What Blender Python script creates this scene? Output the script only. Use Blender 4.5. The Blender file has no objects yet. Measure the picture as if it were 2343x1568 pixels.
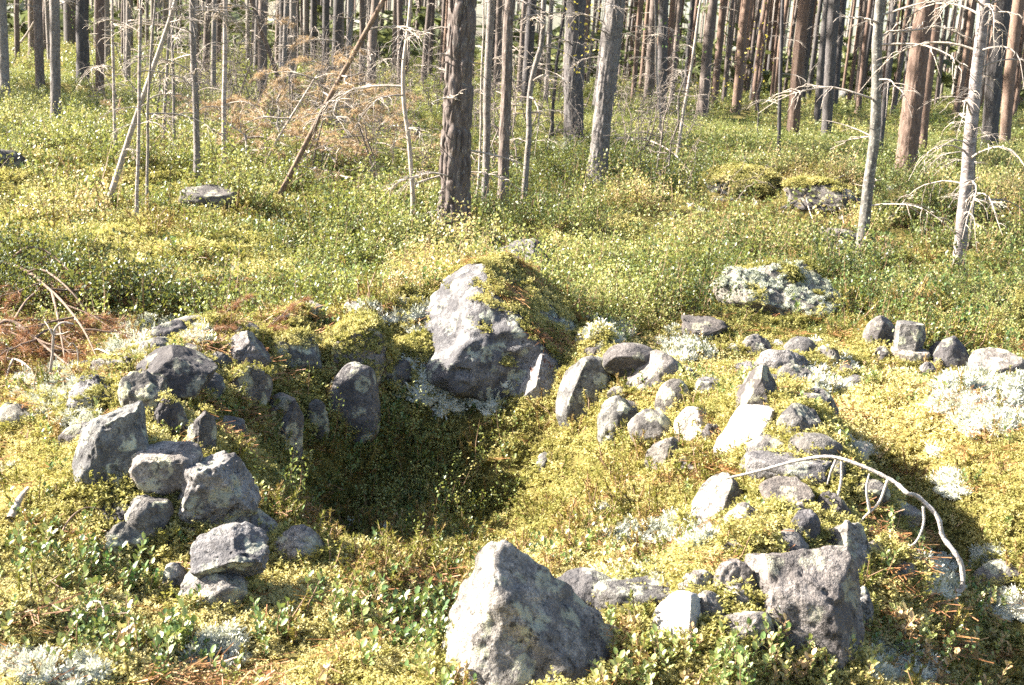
import bpy, bmesh, math, random
import numpy as np
from mathutils import Vector, Matrix, Euler

# ------------------------------------------------------------------ camera, sky, sun, exposure
scene = bpy.context.scene
COL = scene.collection
F = 2790.0                      # focal length in units of a 2342 x 1568 frame
CAMZ = 1.60
PITCH, ROLL = math.radians(13.5), math.radians(4.0)
fwd = np.array([0, math.cos(PITCH), -math.sin(PITCH)])
r0 = np.array([1.0, 0, 0]); u0 = np.array([0, math.sin(PITCH), math.cos(PITCH)])
RGT = r0 * math.cos(ROLL) + u0 * math.sin(ROLL)
UPV = u0 * math.cos(ROLL) - r0 * math.sin(ROLL)
CAM = np.array([0, 0, CAMZ])
cd = bpy.data.cameras.new('camera'); cam = bpy.data.objects.new('camera', cd); COL.objects.link(cam)
cam.matrix_world = Matrix(((RGT[0], UPV[0], -fwd[0], 0), (RGT[1], UPV[1], -fwd[1], 0), (RGT[2], UPV[2], -fwd[2], CAMZ), (0, 0, 0, 1)))
cd.sensor_width = 23.5; cd.lens = 23.5 * F / 2342.0
cd.clip_start = 0.05; cd.clip_end = 2000
cd.dof.use_dof = True; cd.dof.focus_distance = 5.2; cd.dof.aperture_fstop = 6.3
scene.camera = cam

SUN_EL, SUN_BACK = math.radians(32), math.radians(8)   # from the left, a little beyond the subject
sdir = Vector((-math.cos(SUN_EL) * math.cos(SUN_BACK), math.cos(SUN_EL) * math.sin(SUN_BACK), math.sin(SUN_EL)))
w = bpy.data.worlds.new('World'); scene.world = w; w.use_nodes = True
nt = w.node_tree; nt.nodes.clear()
sky = nt.nodes.new('ShaderNodeTexSky'); sky.sky_type = 'NISHITA'; sky.sun_disc = False
sky.sun_elevation = SUN_EL; sky.sun_rotation = math.atan2(sdir.x, sdir.y); sky.air_density = 1.0; sky.dust_density = 2.0
bg = nt.nodes.new('ShaderNodeBackground'); bg.inputs['Strength'].default_value = 0.06
wo = nt.nodes.new('ShaderNodeOutputWorld')
nt.links.new(sky.outputs[0], bg.inputs[0]); nt.links.new(bg.outputs[0], wo.inputs[0])
sl = bpy.data.lights.new('sun', 'SUN'); sl.energy = 5.0; sl.angle = math.radians(0.5); sl.color = (1.0, 0.945, 0.85)
so = bpy.data.objects.new('sun', sl); COL.objects.link(so)
so.rotation_euler = sdir.to_track_quat('Z', 'Y').to_euler(); so.location = (-30, 5, 30)
vs = scene.view_settings
scene.display_settings.display_device = 'sRGB'
vs.view_transform = 'Standard'; vs.look = 'None'; vs.gamma = 1.0; vs.use_curve_mapping = False
vs.exposure = 2.75
scene.cycles.max_bounces = 5; scene.cycles.diffuse_bounces = 3; scene.cycles.transmission_bounces = 3
scene.cycles.use_denoising = False; scene.cycles.use_adaptive_sampling = True; scene.cycles.adaptive_threshold = .012

# ------------------------------------------------------------------ numeric helpers
def _hash(ix, iy, iz):
    h = (ix.astype(np.int64) * 374761393 + iy.astype(np.int64) * 668265263 + iz.astype(np.int64) * 1274126177) & 0xffffffff
    h = ((h ^ (h >> 13)) * 1103515245) & 0xffffffff
    h = ((h ^ (h >> 15)) * 12820163) & 0xffffffff
    return ((h ^ (h >> 16)) & 0xffff) / 65535.0

def vnoise(x, y, z=0.0, seed=0):
    x = np.asarray(x, float); y = np.asarray(y, float); z = np.zeros_like(x) + z + seed * 17.31
    fx, fy, fz = np.floor(x), np.floor(y), np.floor(z)
    ux, uy, uz = x - fx, y - fy, z - fz
    ux = ux * ux * (3 - 2 * ux); uy = uy * uy * (3 - 2 * uy); uz = uz * uz * (3 - 2 * uz)
    r = 0
    for a in (0, 1):
        for b in (0, 1):
            for c in (0, 1):
                wgt = (ux if a else 1 - ux) * (uy if b else 1 - uy) * (uz if c else 1 - uz)
                r = r + wgt * _hash(fx + a, fy + b, fz + c)
    return r * 2 - 1

def fbm(x, y, z=0.0, oct=4, seed=0):
    s, a, f, n = 0, 1.0, 1.0, 0
    for i in range(oct):
        s = s + a * vnoise(np.asarray(x) * f, np.asarray(y) * f, np.asarray(z) * f, seed + i * 3); n += a; a *= .5; f *= 2.03
    return s / n

def sstep(a, b, x):
    t = np.clip((x - a) / (b - a), 0, 1); return t * t * (3 - 2 * t)

def ray(u, v):
    d = fwd + RGT * ((u - 1171) / F) + UPV * ((784 - v) / F)
    return d            # depth-normalised: point = CAM + d * depth

def project(P):
    P = np.asarray(P, float) - CAM
    dz = np.maximum(P @ fwd, 1e-4)
    return 1171 + F * (P @ RGT) / dz, 784 - F * (P @ UPV) / dz, dz

def fine(x, y):
    return .034 * fbm(x / .15, y / .15, 0, 3, 21)

def seg_dist(x, y, pts):
    best = np.full(np.shape(x), 1e9)
    for (ax, ay), (bx, by) in zip(pts[:-1], pts[1:]):
        dx, dy = bx - ax, by - ay
        t = np.clip(((x - ax) * dx + (y - ay) * dy) / (dx * dx + dy * dy), 0, 1)
        best = np.minimum(best, np.hypot(x - ax - t * dx, y - ay - t * dy))
    return best

# ------------------------------------------------------------------ terrain height
RIM_L = [(-1.15, 3.7), (-1.5, 4.5), (-1.3, 5.4), (-.8, 5.95), (-.1, 6.3)]
RIM_R = [(.45, 5.75), (.72, 5.0), (.95, 4.2), (.85, 3.5), (.55, 3.1)]
def terrain(x, y):
    x = np.asarray(x, float); y = np.asarray(y, float)
    far = sstep(9, 26, y)
    h = .13 * fbm(x / 2.6, y / 2.6, 0, 3, 1) + far * .38 * fbm(x / 11, y / 11, 0, 3, 5)
    hm = fbm(x / .62, y / .62, 0, 3, 9); h = h + (.13 * (1 - 2.2 * np.abs(hm)) * .5 + .06 * fbm(x / .3, y / .3, 0, 2, 15)) * (1 - .3 * far)
    h = h + sstep(30, 120, y) * .5 + sstep(6.2, 8.5, y) * .15 * fbm(x / .95, y / .95, 0, 2, 37)
    h = h + .19 * np.exp(-(seg_dist(x, y, [(1.1, 4.9), (1.15, 4.2), (1.28, 3.5)]) / .22) ** 2) + .17 * np.exp(-(seg_dist(x, y, [(1.75, 5.3), (1.95, 4.6), (2.0, 4.0)]) / .24) ** 2) - .14 * np.exp(-(seg_dist(x, y, [(1.5, 4.5), (1.55, 3.9), (1.5, 3.3)]) / .25) ** 2)
    e = np.hypot((x + .28) / .68, (y - 4.6) / 1.0)
    h = h - .40 * (1 - sstep(.48, 1.15, e + .12 * fbm(x / .4, y / .4, 0, 2, 19)))
    dl = seg_dist(x, y, RIM_L); h = h + (.23 + .08 * fbm(x / .3, y / .3, 0, 2, 29)) * np.exp(-(dl / .33) ** 2)
    dr = seg_dist(x, y, RIM_R); h = h + (.19 + .06 * fbm(x / .3, y / .3, 0, 2, 31)) * np.exp(-(dr / .27) ** 2)
    def bump(cx, cy, a, r, s=1.0):
        return a * np.exp(-(((x - cx) / r) ** 2 + ((y - cy) / (r * s)) ** 2))
    h = h + bump(-.05, 7.0, .14, .8) + bump(2.2, 8.0, .16, .9) + bump(1.75, 4.6, .12, .55) + bump(1.55, 3.2, -.10, .5)
    h = h + bump(-2.6, 8.0, .16, 1.2) + bump(-1.6, 2.9, .08, .5) + bump(-4.2, 11.5, .25, 1.8) + bump(3.2, 14.2, .25, 1.5) + bump(5.2, 13.5, .2, 1.6)
    return h

BANKS = []
def ground_z(x, y):
    """terrain plus the soil and moss built up round each stone"""
    x = np.asarray(x, float); y = np.asarray(y, float); b = np.zeros(np.broadcast(x, y).shape)
    for cx, cy, a, s in BANKS:
        near = (np.abs(x - cx) < 2.2 * s) & (np.abs(y - cy) < 2.2 * s)
        if near.any(): b = np.where(near, np.maximum(b, a * np.exp(-((x - cx) ** 2 + (y - cy) ** 2) / (s * s))), b)
    return terrain(x, y) + b

_T = np.concatenate([np.linspace(1.5, 16, 1600), np.linspace(16.02, 160, 1600)])
def ground_hit(u, v):
    d = ray(u, v); P = CAM + d * _T[:, None]
    f = P[:, 2] - ground_z(P[:, 0], P[:, 1])
    i = int(np.argmax(f <= 0)) if (f <= 0).any() else len(_T) - 1
    if i == 0: i = 1
    t = _T[i - 1] + (_T[i] - _T[i - 1]) * (f[i - 1] / (f[i - 1] - f[i] + 1e-9))
    p = CAM + d * t; p[2] = ground_z(p[0], p[1]); return p

def at_y(u, v, Y):
    d = ray(u, v); return CAM + d * (Y / d[1])

# ------------------------------------------------------------------ mesh helpers
def make_mesh(name, V, faces, mats=(), mat_idx=None, smooth=True):
    """faces: list of (n,k) int arrays"""
    me = bpy.data.meshes.new(name)
    V = np.asarray(V, np.float32); faces = [np.asarray(f, np.int32) for f in faces if len(f)]
    me.vertices.add(len(V)); me.vertices.foreach_set('co', V.ravel())
    nl = sum(f.size for f in faces); npoly = sum(len(f) for f in faces)
    me.loops.add(nl); me.polygons.add(npoly)
    me.loops.foreach_set('vertex_index', np.concatenate([f.ravel() for f in faces]))
    tot = np.concatenate([np.full(len(f), f.shape[1], np.int32) for f in faces])
    st = np.concatenate([[0], np.cumsum(tot)[:-1]]).astype(np.int32)
    me.polygons.foreach_set('loop_start', st)
    if smooth: me.polygons.foreach_set('use_smooth', np.ones(npoly, bool))
    for m in mats: me.materials.append(m)
    if mat_idx is not None: me.polygons.foreach_set('material_index', np.asarray(mat_idx, np.int32))
    me.update(calc_edges=True); me.validate()
    return me

class MB:
    def __init__(s): s.v = []; s.q = []; s.t = []; s.qm = []; s.tm = []; s.n = 0
    def add(s, V, quads=None, tris=None, m=0):
        V = np.asarray(V, float).reshape(-1, 3)
        if quads is not None and len(quads):
            q = np.asarray(quads) + s.n; s.q.append(q); s.qm.append(np.full(len(q), m))
        if tris is not None and len(tris):
            t = np.asarray(tris) + s.n; s.t.append(t); s.tm.append(np.full(len(t), m))
        s.v.append(V); s.n += len(V)
    def tube(s, path, radii, sides=6, m=0, cap=True):
        path = np.asarray(path, float); n = len(path); radii = np.broadcast_to(radii, (n,))
        tan = np.gradient(path, axis=0); tan /= np.linalg.norm(tan, axis=1)[:, None] + 1e-9
        ref = np.array([0, 0, 1.0]) if abs(tan[:, 2]).mean() < .8 else np.array([1.0, 0, 0])
        a = np.cross(tan, ref); a /= np.linalg.norm(a, axis=1)[:, None] + 1e-9
        b = np.cross(tan, a)
        th = np.arange(sides) * 2 * math.pi / sides
        V = path[:, None] + radii[:, None, None] * (np.cos(th)[None, :, None] * a[:, None] + np.sin(th)[None, :, None] * b[:, None])
        i = np.arange(n - 1)[:, None] * sides; j = np.arange(sides)[None]; k = (j + 1) % sides
        Q = np.stack([i + j, i + k, i + sides + k, i + sides + j], -1).reshape(-1, 4)
        V = V.reshape(-1, 3)
        s.add(V, Q, m=m)
        if cap:
            e = s.n - sides
            s.add([path[-1] + tan[-1] * radii[-1]], m=m)
            s.t.append(np.stack([e + np.arange(sides), e + (np.arange(sides) + 1) % sides, np.full(sides, s.n - 1)], -1)); s.tm.append(np.full(sides, m))
    def build(s, name, mats, smooth=True):
        f, mi = [], []
        if s.q: f.append(np.concatenate(s.q)); mi.append(np.concatenate(s.qm))
        if s.t: f.append(np.concatenate(s.t)); mi.append(np.concatenate(s.tm))
        return make_mesh(name, np.concatenate(s.v), f, mats, np.concatenate(mi), smooth)

def link(name, me, parent=None):
    o = bpy.data.objects.new(name, me); COL.objects.link(o)
    if parent is not None: o.parent = parent
    return o
def tag(o, label=None, cat=None, group=None, kind=None):
    if label: o['label'] = label
    if cat: o['category'] = cat
    if group: o['group'] = group
    if kind: o['kind'] = kind
    return o
def empty(name, loc, rz=0.0):
    o = link(name, None); o.location = loc; o.rotation_euler[2] = rz; o.empty_display_size = .1
    return o

# ------------------------------------------------------------------ materials
class NT:
    def __init__(s, name):
        s.m = bpy.data.materials.new(name); s.m.use_nodes = True; s.t = s.m.node_tree; s.t.nodes.clear()
        s.out = s.t.nodes.new('ShaderNodeOutputMaterial')
    def n(s, typ, inputs=None, **props):
        nd = s.t.nodes.new(typ)
        for k, v in props.items(): setattr(nd, k, v)
        for k, v in (inputs or {}).items():
            sock = nd.inputs[k]
            if isinstance(v, bpy.types.NodeSocket): s.t.links.new(v, sock)
            else: sock.default_value = v
        return nd
    def ramp(s, fac, stops, interp='LINEAR'):
        r = s.t.nodes.new('ShaderNodeValToRGB'); s.t.links.new(fac, r.inputs[0]); cr = r.color_ramp; cr.interpolation = interp
        while len(cr.elements) < len(stops): cr.elements.new(.5)
        for e, (p, c) in zip(cr.elements, stops):
            e.position = p; e.color = (*c, 1) if len(c) == 3 else c
        return r.outputs[0]
    def mix(s, fac, a, b, blend='MIX'):
        nd = s.t.nodes.new('ShaderNodeMix'); nd.data_type = 'RGBA'; nd.blend_type = blend
        for sock, v in ((nd.inputs[0], fac), (nd.inputs[6], a), (nd.inputs[7], b)):
            if isinstance(v, bpy.types.NodeSocket): s.t.links.new(v, sock)
            else: sock.default_value = v if not isinstance(v, tuple) else (*v, 1)[:4]
        return nd.outputs[2]
    def math(s, op, a, b=0.0, clamp=False):
        nd = s.t.nodes.new('ShaderNodeMath'); nd.operation = op; nd.use_clamp = clamp
        for sock, v in ((nd.inputs[0], a), (nd.inputs[1], b)):
            if isinstance(v, bpy.types.NodeSocket): s.t.links.new(v, sock)
            else: sock.default_value = v
        return nd.outputs[0]
    def noise(s, vec, scale, detail=4.0, rough=.55):
        nd = s.n('ShaderNodeTexNoise', {'Vector': vec, 'Scale': scale, 'Detail': detail, 'Roughness': rough}); return nd.outputs[0]
    def end(s, sh): s.t.links.new(sh, s.out.inputs['Surface']); return s.m

def leaf_mat(name, stops, attr='tint', rough=.5, spec=.3, trans=.35, jitter=.25):
    b = NT(name)
    at = b.n('ShaderNodeAttribute', attribute_name=attr, attribute_type='INSTANCER').outputs['Fac']
    rnd = b.n('ShaderNodeObjectInfo').outputs['Random']
    geo = b.n('ShaderNodeNewGeometry').outputs['Random Per Island']
    f = b.math('ADD', at, b.math('MULTIPLY', b.math('SUBTRACT', b.math('MULTIPLY', b.math('ADD', rnd, geo), .5), .5), jitter * 2), True)
    c = b.ramp(f, stops)
    p = b.n('ShaderNodeBsdfPrincipled', {'Base Color': c, 'Roughness': rough, 'Specular IOR Level': spec})
    t = b.n('ShaderNodeBsdfTranslucent', {'Color': b.mix(.3, c, (.45, .42, .06))})
    m = b.n('ShaderNodeMixShader', {0: trans, 1: p.outputs[0], 2: t.outputs[0]})
    return b.end(m.outputs[0])

M_MOSS = leaf_mat('moss', [(0, (.04, .042, .012)), (.3, (.15, .15, .04)), (.65, (.38, .335, .115)), (1, (.57, .49, .235))], rough=.7, spec=.15, trans=.35, jitter=.38)
M_SHRUB = leaf_mat('bilberry_leaf', [(0, (.035, .055, .014)), (.35, (.14, .18, .048)), (.7, (.35, .345, .125)), (1, (.52, .38, .19))], rough=.42, spec=.42, trans=.35)
M_LING = leaf_mat('lingonberry_leaf', [(0, (.04, .085, .024)), (.4, (.12, .19, .055)), (.75, (.30, .32, .11)), (1, (.42, .28, .14))], rough=.42, spec=.4, trans=.25, jitter=.3)
M_LICH = leaf_mat('reindeer_lichen', [(0, (.30, .32, .25)), (.5, (.50, .50, .42)), (1, (.72, .70, .60))], rough=.9, spec=.05, trans=.2)
M_NEED = leaf_mat('dry_needles', [(0, (.10, .045, .018)), (.5, (.24, .105, .04)), (1, (.42, .24, .10))], rough=.5, spec=.3, trans=.15, jitter=.4)
M_CROW = leaf_mat('crowberry_needles', [(0, (.05, .07, .012)), (.5, (.17, .17, .03)), (1, (.30, .19, .07))], rough=.5, spec=.3, trans=.2)

def stem_mat(name, c):
    b = NT(name); p = b.n('ShaderNodeBsdfPrincipled', {'Base Color': (*c, 1), 'Roughness': .7}); return b.end(p.outputs[0])
M_STEM = stem_mat('shrub_stem', (.17, .10, .05))

def ground_mat():
    b = NT('forest_floor'); tc = b.n('ShaderNodeNewGeometry').outputs['Position']
    n1 = b.noise(tc, .9, 5); n2 = b.noise(tc, 9, 6, .65); n3 = b.noise(tc, 70, 4, .7)
    c = b.ramp(n1, [(.25, (.03, .03, .012)), (.45, (.07, .06, .02)), (.6, (.12, .10, .035)), (.75, (.10, .065, .035))])
    c = b.mix(b.math('MULTIPLY', n2, .8), c, (.06, .045, .02))
    c = b.mix(b.ramp(n3, [(.35, (0, 0, 0)), (.7, (.7, .7, .7))]), c, (.24, .20, .05))
    bp = b.n('ShaderNodeBump', {'Strength': .9, 'Distance': .03, 'Height': b.math('ADD', n2, b.math('MULTIPLY', n3, .5))})
    p = b.n('ShaderNodeBsdfPrincipled', {'Base Color': c, 'Roughness': .95, 'Specular IOR Level': .1, 'Normal': bp.outputs[0]})
    return b.end(p.outputs[0])
M_GROUND = ground_mat()

def rock_mat(name, base, pale, lichen=.5, dark=.5, rust=0.0, white=0.0):
    b = NT(name); co = b.n('ShaderNodeTexCoord').outputs['Object']
    rnd = b.n('ShaderNodeObjectInfo').outputs['Random']
    off = b.n('ShaderNodeVectorMath', {0: co, 1: b.n('ShaderNodeCombineXYZ', {0: b.math('MULTIPLY', rnd, 37.), 1: b.math('MULTIPLY', rnd, 11.)}).outputs[0]}, operation='ADD').outputs[0]
    big = b.noise(off, 8, 7, .7); mid = b.noise(off, 26, 5, .65); fine = b.noise(off, 150, 3, .7)
    c = b.mix(b.ramp(big, [(.43, (0, 0, 0)), (.57, (1, 1, 1))]), (*base, 1), (*pale, 1))
    c = b.mix(b.ramp(b.noise(off, 55, 5, .8), [(.38, (0, 0, 0)), (.58, (1, 1, 1))]), b.mix(.6, c, (.07, .065, .065), 'MIX'), c)
    c = b.mix(b.ramp(fine, [(.4, (0, 0, 0)), (.6, (1, 1, 1))]), b.mix(.6, c, (.07, .065, .065), 'MIX'), c)
    # crusty pale-green lichen discs and black lichen flecks, with shapes of their own
    v1 = b.n('ShaderNodeTexVoronoi', {'Vector': b.n('ShaderNodeVectorMath', {0: off, 1: b.n('ShaderNodeVectorMath', {0: b.n('ShaderNodeTexNoise', {'Vector': off, 'Scale': 40.}).outputs[1], 1: (.035, .035, .035)}, operation='MULTIPLY').outputs[0]}, operation='ADD').outputs[0], 'Scale': 11.0}).outputs[0]
    l1 = b.math('MULTIPLY', b.ramp(v1, [(.36, (1, 1, 1)), (.44, (0, 0, 0))]), b.ramp(mid, [(.42, (0, 0, 0)), (.52, (1, 1, 1))]))
    c = b.mix(b.math('MULTIPLY', l1, lichen), c, (.40, .41, .31))
    l2 = b.ramp(b.noise(off, 34, 6, .75), [(.55, (0, 0, 0)), (.62, (1, 1, 1))])
    c = b.mix(b.math('MULTIPLY', l2, dark), c, (.035, .033, .032))
    if rust:
        l3 = b.ramp(b.noise(off, 24, 3, .5), [(.60, (0, 0, 0)), (.66, (1, 1, 1))]); c = b.mix(b.math('MULTIPLY', l3, rust), c, (.11, .045, .025))
    if white: c = b.mix(white, c, (.62, .59, .56))
    c = b.mix(1.0, c, b.ramp(rnd, [(0, (.62, .60, .62)), (.3, (.95, .85, .75)), (.5, (.85, .84, .85)), (.75, (1.05, .98, .86)), (1, (1.12, 1.02, .94))]), 'MULTIPLY')
    hgt = b.math('ADD', b.math('MULTIPLY', mid, .7), b.math('ADD', b.math('MULTIPLY', fine, .25), b.math('MULTIPLY', b.noise(off, 60, 4, .7), .4)))
    bp = b.n('ShaderNodeBump', {'Strength': 1.0, 'Distance': .02, 'Height': hgt})
    p = b.n('ShaderNodeBsdfPrincipled', {'Base Color': c, 'Roughness': .88, 'Specular IOR Level': .2, 'Normal': bp.outputs[0]})
    return b.end(p.outputs[0])
R_GREY = rock_mat('granite_grey', (.095, .093, .095), (.25, .24, .232), .8, .7)
R_DARK = rock_mat('granite_dark', (.065, .065, .07), (.16, .156, .155), .6, .5)
R_PALE = rock_mat('granite_pale', (.16, .152, .148), (.37, .35, .33), .6, .9)
R_WHITE = rock_mat('granite_whitish', (.36, .345, .33), (.50, .48, .455), .3, .35, white=.3)
R_RUST = rock_mat('granite_rust_spotted', (.30, .28, .27), (.42, .40, .38), .2, .2, rust=.95)
R_LICH = rock_mat('granite_lichened', (.11, .11, .105), (.28, .275, .245), 1.0, .8)

def bark_mat(name, lo, hi, flake, orange=0.0, zscale=.25, scale=22.0):
    b = NT(name); co = b.n('ShaderNodeTexCoord').outputs['Object']
    mp = b.n('ShaderNodeMapping', {'Vector': co, 'Scale': (1, 1, zscale)}).outputs[0]
    n1 = b.noise(mp, scale, 6, .65); n2 = b.noise(mp, scale * 3.2, 4, .65); n3 = b.noise(co, 3.5, 4)
    c = b.ramp(n1, [(.30, lo), (.62, hi)])
    c = b.mix(b.ramp(n2, [(.55, (0, 0, 0)), (.68, (1, 1, 1))]), c, flake)
    if orange:
        z = b.n('ShaderNodeSeparateXYZ', {0: co}).outputs[2]
        f = b.math('MULTIPLY', b.ramp(b.math('ADD', b.math('MULTIPLY', z, .18), b.math('MULTIPLY', n3, .4)), [(.25, (0, 0, 0)), (.75, (1, 1, 1))]), orange)
        c = b.mix(f, c, b.ramp(n2, [(.35, (.12, .075, .055)), (.65, (.26, .175, .13))]))
    rnd = b.n('ShaderNodeObjectInfo').outputs['Random']
    c = b.mix(1.0, c, b.ramp(rnd, [(0, (.75, .75, .77)), (1, (1.15, 1.12, 1.08))]), 'MULTIPLY')
    bp = b.n('ShaderNodeBump', {'Strength': .8, 'Distance': .01, 'Height': b.math('ADD', n1, b.math('MULTIPLY', n2, .4))})
    p = b.n('ShaderNodeBsdfPrincipled', {'Base Color': c, 'Roughness': .9, 'Specular IOR Level': .15, 'Normal': bp.outputs[0]})
    return b.end(p.outputs[0])
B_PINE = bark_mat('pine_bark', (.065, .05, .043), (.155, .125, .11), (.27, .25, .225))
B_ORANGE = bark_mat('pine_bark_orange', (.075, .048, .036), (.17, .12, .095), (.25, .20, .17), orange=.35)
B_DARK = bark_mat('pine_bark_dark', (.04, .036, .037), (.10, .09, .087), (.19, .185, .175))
B_SLIM = bark_mat('slim_bark', (.09, .075, .065), (.23, .205, .185), (.38, .36, .33), zscale=.6, scale=30)
B_BIRCH = bark_mat('birch_bark', (.11, .085, .075), (.36, .31, .28), (.54, .49, .45), zscale=3.0, scale=9)
B_MOTTLE = bark_mat('mottled_bark', (.06, .055, .05), (.20, .185, .16), (.44, .43, .36), zscale=.9, scale=14)
M_DEADW = bark_mat('dead_wood', (.20, .16, .125), (.40, .35, .30), (.52, .48, .43), zscale=.3, scale=40)
M_PALEW = bark_mat('bleached_wood', (.28, .24, .20), (.50, .45, .40), (.62, .58, .53), zscale=1.2, scale=40)
M_BRUSH = bark_mat('brush_wood', (.10, .08, .065), (.24, .20, .17), (.36, .33, .29), zscale=.3, scale=40)
M_DEADB = bark_mat('dead_wood_brown', (.10, .065, .045), (.21, .15, .11), (.32, .27, .22), zscale=.3, scale=30)
M_NEEDLE_G = leaf_mat('pine_needles', [(0, (.03, .06, .016)), (.6, (.07, .12, .03)), (1, (.20, .22, .05))], rough=.4, spec=.3, trans=.2)
def plain_leaf(name, c, trans=.35):
    b = NT(name); g = b.n('ShaderNodeNewGeometry').outputs['Random Per Island']
    cc = b.mix(1.0, (*c, 1), b.ramp(g, [(0, (.6, .65, .7)), (1, (1.35, 1.25, 1.1))]), 'MULTIPLY')
    p = b.n('ShaderNodeBsdfPrincipled', {'Base Color': cc, 'Roughness': .45, 'Specular IOR Level': .3}); t = b.n('ShaderNodeBsdfTranslucent', {'Color': cc})
    return b.end(b.n('ShaderNodeMixShader', {0: trans, 1: p.outputs[0], 2: t.outputs[0]}).outputs[0])
M_DRYTUFT = plain_leaf('dry_needle_tuft', (.40, .285, .165))
M_RUSTN = plain_leaf('rust_needle_tuft', (.27, .135, .065))
M_GREENN = plain_leaf('green_needle_tuft', (.10, .17, .04))
M_YLEAF = plain_leaf('yellow_leaf', (.42, .36, .06))
M_CROWN = plain_leaf('crown_needles', (.05, .085, .03), .15)
M_FARB = plain_leaf('far_bough_needles', (.12, .14, .055), .4)

# ------------------------------------------------------------------ ground sheet
def axis_nonuni(lo, hi, near, step, grow):
    pos, x, s = [], near, step
    while x < hi: pos.append(x); x += s; s *= grow
    pos.append(hi); return np.array(pos)
def build_ground():
    ys = np.concatenate([np.linspace(-6, 2.2, 18, endpoint=False), np.arange(2.2, 7.5, .017), axis_nonuni(0, 400, 7.5, .018, 1.0145)])
    xp = np.concatenate([np.arange(0, 2.2, .02), axis_nonuni(0, 300, 2.2, .0205, 1.022)])
    xs = np.concatenate([-xp[:0:-1], xp])
    X, Y = np.meshgrid(xs, ys)
    Z = ground_z(X, Y)
    nr = sstep(14, 6, np.hypot(X, Y - 3))
    Z = Z + nr * (fine(X, Y) + .006 * fbm(X / .035, Y / .035, 0, 2, 33))
    V = np.stack([X, Y, Z], -1).reshape(-1, 3); nx, ny = len(xs), len(ys)
    i = np.arange(ny - 1)[:, None] * nx; j = np.arange(nx - 1)[None]
    Q = np.stack([i + j, i + j + 1, i + nx + j + 1, i + nx + j], -1).reshape(-1, 4)
    o = link('ground', make_mesh('ground', V, [Q], [M_GROUND])); tag(o, 'mossy uneven forest floor with a shallow pit ringed by stones', 'ground', kind='structure')
    return o

# ------------------------------------------------------------------ stones
def ico(sub):
    bm = bmesh.new(); bmesh.ops.create_icosphere(bm, subdivisions=sub, radius=1.0); bm.verts.ensure_lookup_table()
    V = np.array([v.co for v in bm.verts]); T = np.array([[v.index for v in f.verts] for f in bm.faces]); E = np.array([[v.index for v in e.verts] for e in bm.edges]); bm.free()
    return V, T, E
ICO = {5: ico(5), 6: ico(6), 4: ico(4), 3: ico(3)}
def stone_shape(seed, cuts, nrand, drange, rough, sub):
    V, T, E = ICO[sub]; p = V.copy(); rs = np.random.RandomState(seed)
    p *= (1 + .16 * fbm(p[:, 0] * 1.1 + seed, p[:, 1] * 1.1, p[:, 2] * 1.1, 2, seed % 50))[:, None]
    allc = [(np.array(n, float), d) for n, d in cuts]
    for _ in range(nrand):
        n = rs.normal(size=3); allc.append((n, rs.uniform(*drange)))
    for _ in range(2):
        for n, d in allc:
            n = n / np.linalg.norm(n); e = p @ n - d
            p -= np.where(e > 0, e * .94, 0)[:, None] * n
    deg = np.bincount(E.ravel(), minlength=len(p))[:, None]
    for _ in range({5: 3, 6: 7, 4: 1, 3: 1}[sub]):
        s = np.zeros_like(p); np.add.at(s, E[:, 0], p[E[:, 1]]); np.add.at(s, E[:, 1], p[E[:, 0]])
        p = p * .45 + .55 * s / deg
    q = p + seed * 3.7
    amp = rough * (.10 * fbm(q[:, 0] * 2.2, q[:, 1] * 2.2, q[:, 2] * 2.2, 3, 3) + .045 * fbm(q[:, 0] * 7, q[:, 1] * 7, q[:, 2] * 7, 3, 7))
    pit = np.clip(fbm(q[:, 0] * 5, q[:, 1] * 5, q[:, 2] * 5, 2, 13) - .38, 0, 1) * .25 * rough
    nrm = p / (np.linalg.norm(p, axis=1)[:, None] + 1e-9)
    p = p + nrm * (amp - pit)[:, None]
    lo, hi = p.min(0), p.max(0)
    return (p - (lo + hi) / 2) / (hi - lo), T

SBOX = []
ORDER = {}
STONES = []   # (centre, half dims, yaw)
MOSSPTS = []  # (point, normal, weight kind) gathered from mossy stones
def tri_area_normals(P, T):
    a, b, c = P[T[:, 0]], P[T[:, 1]], P[T[:, 2]]
    n = np.cross(b - a, c - a); l = np.linalg.norm(n, axis=1) + 1e-12
    return l / 2, n / l[:, None], a, b, c

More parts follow.
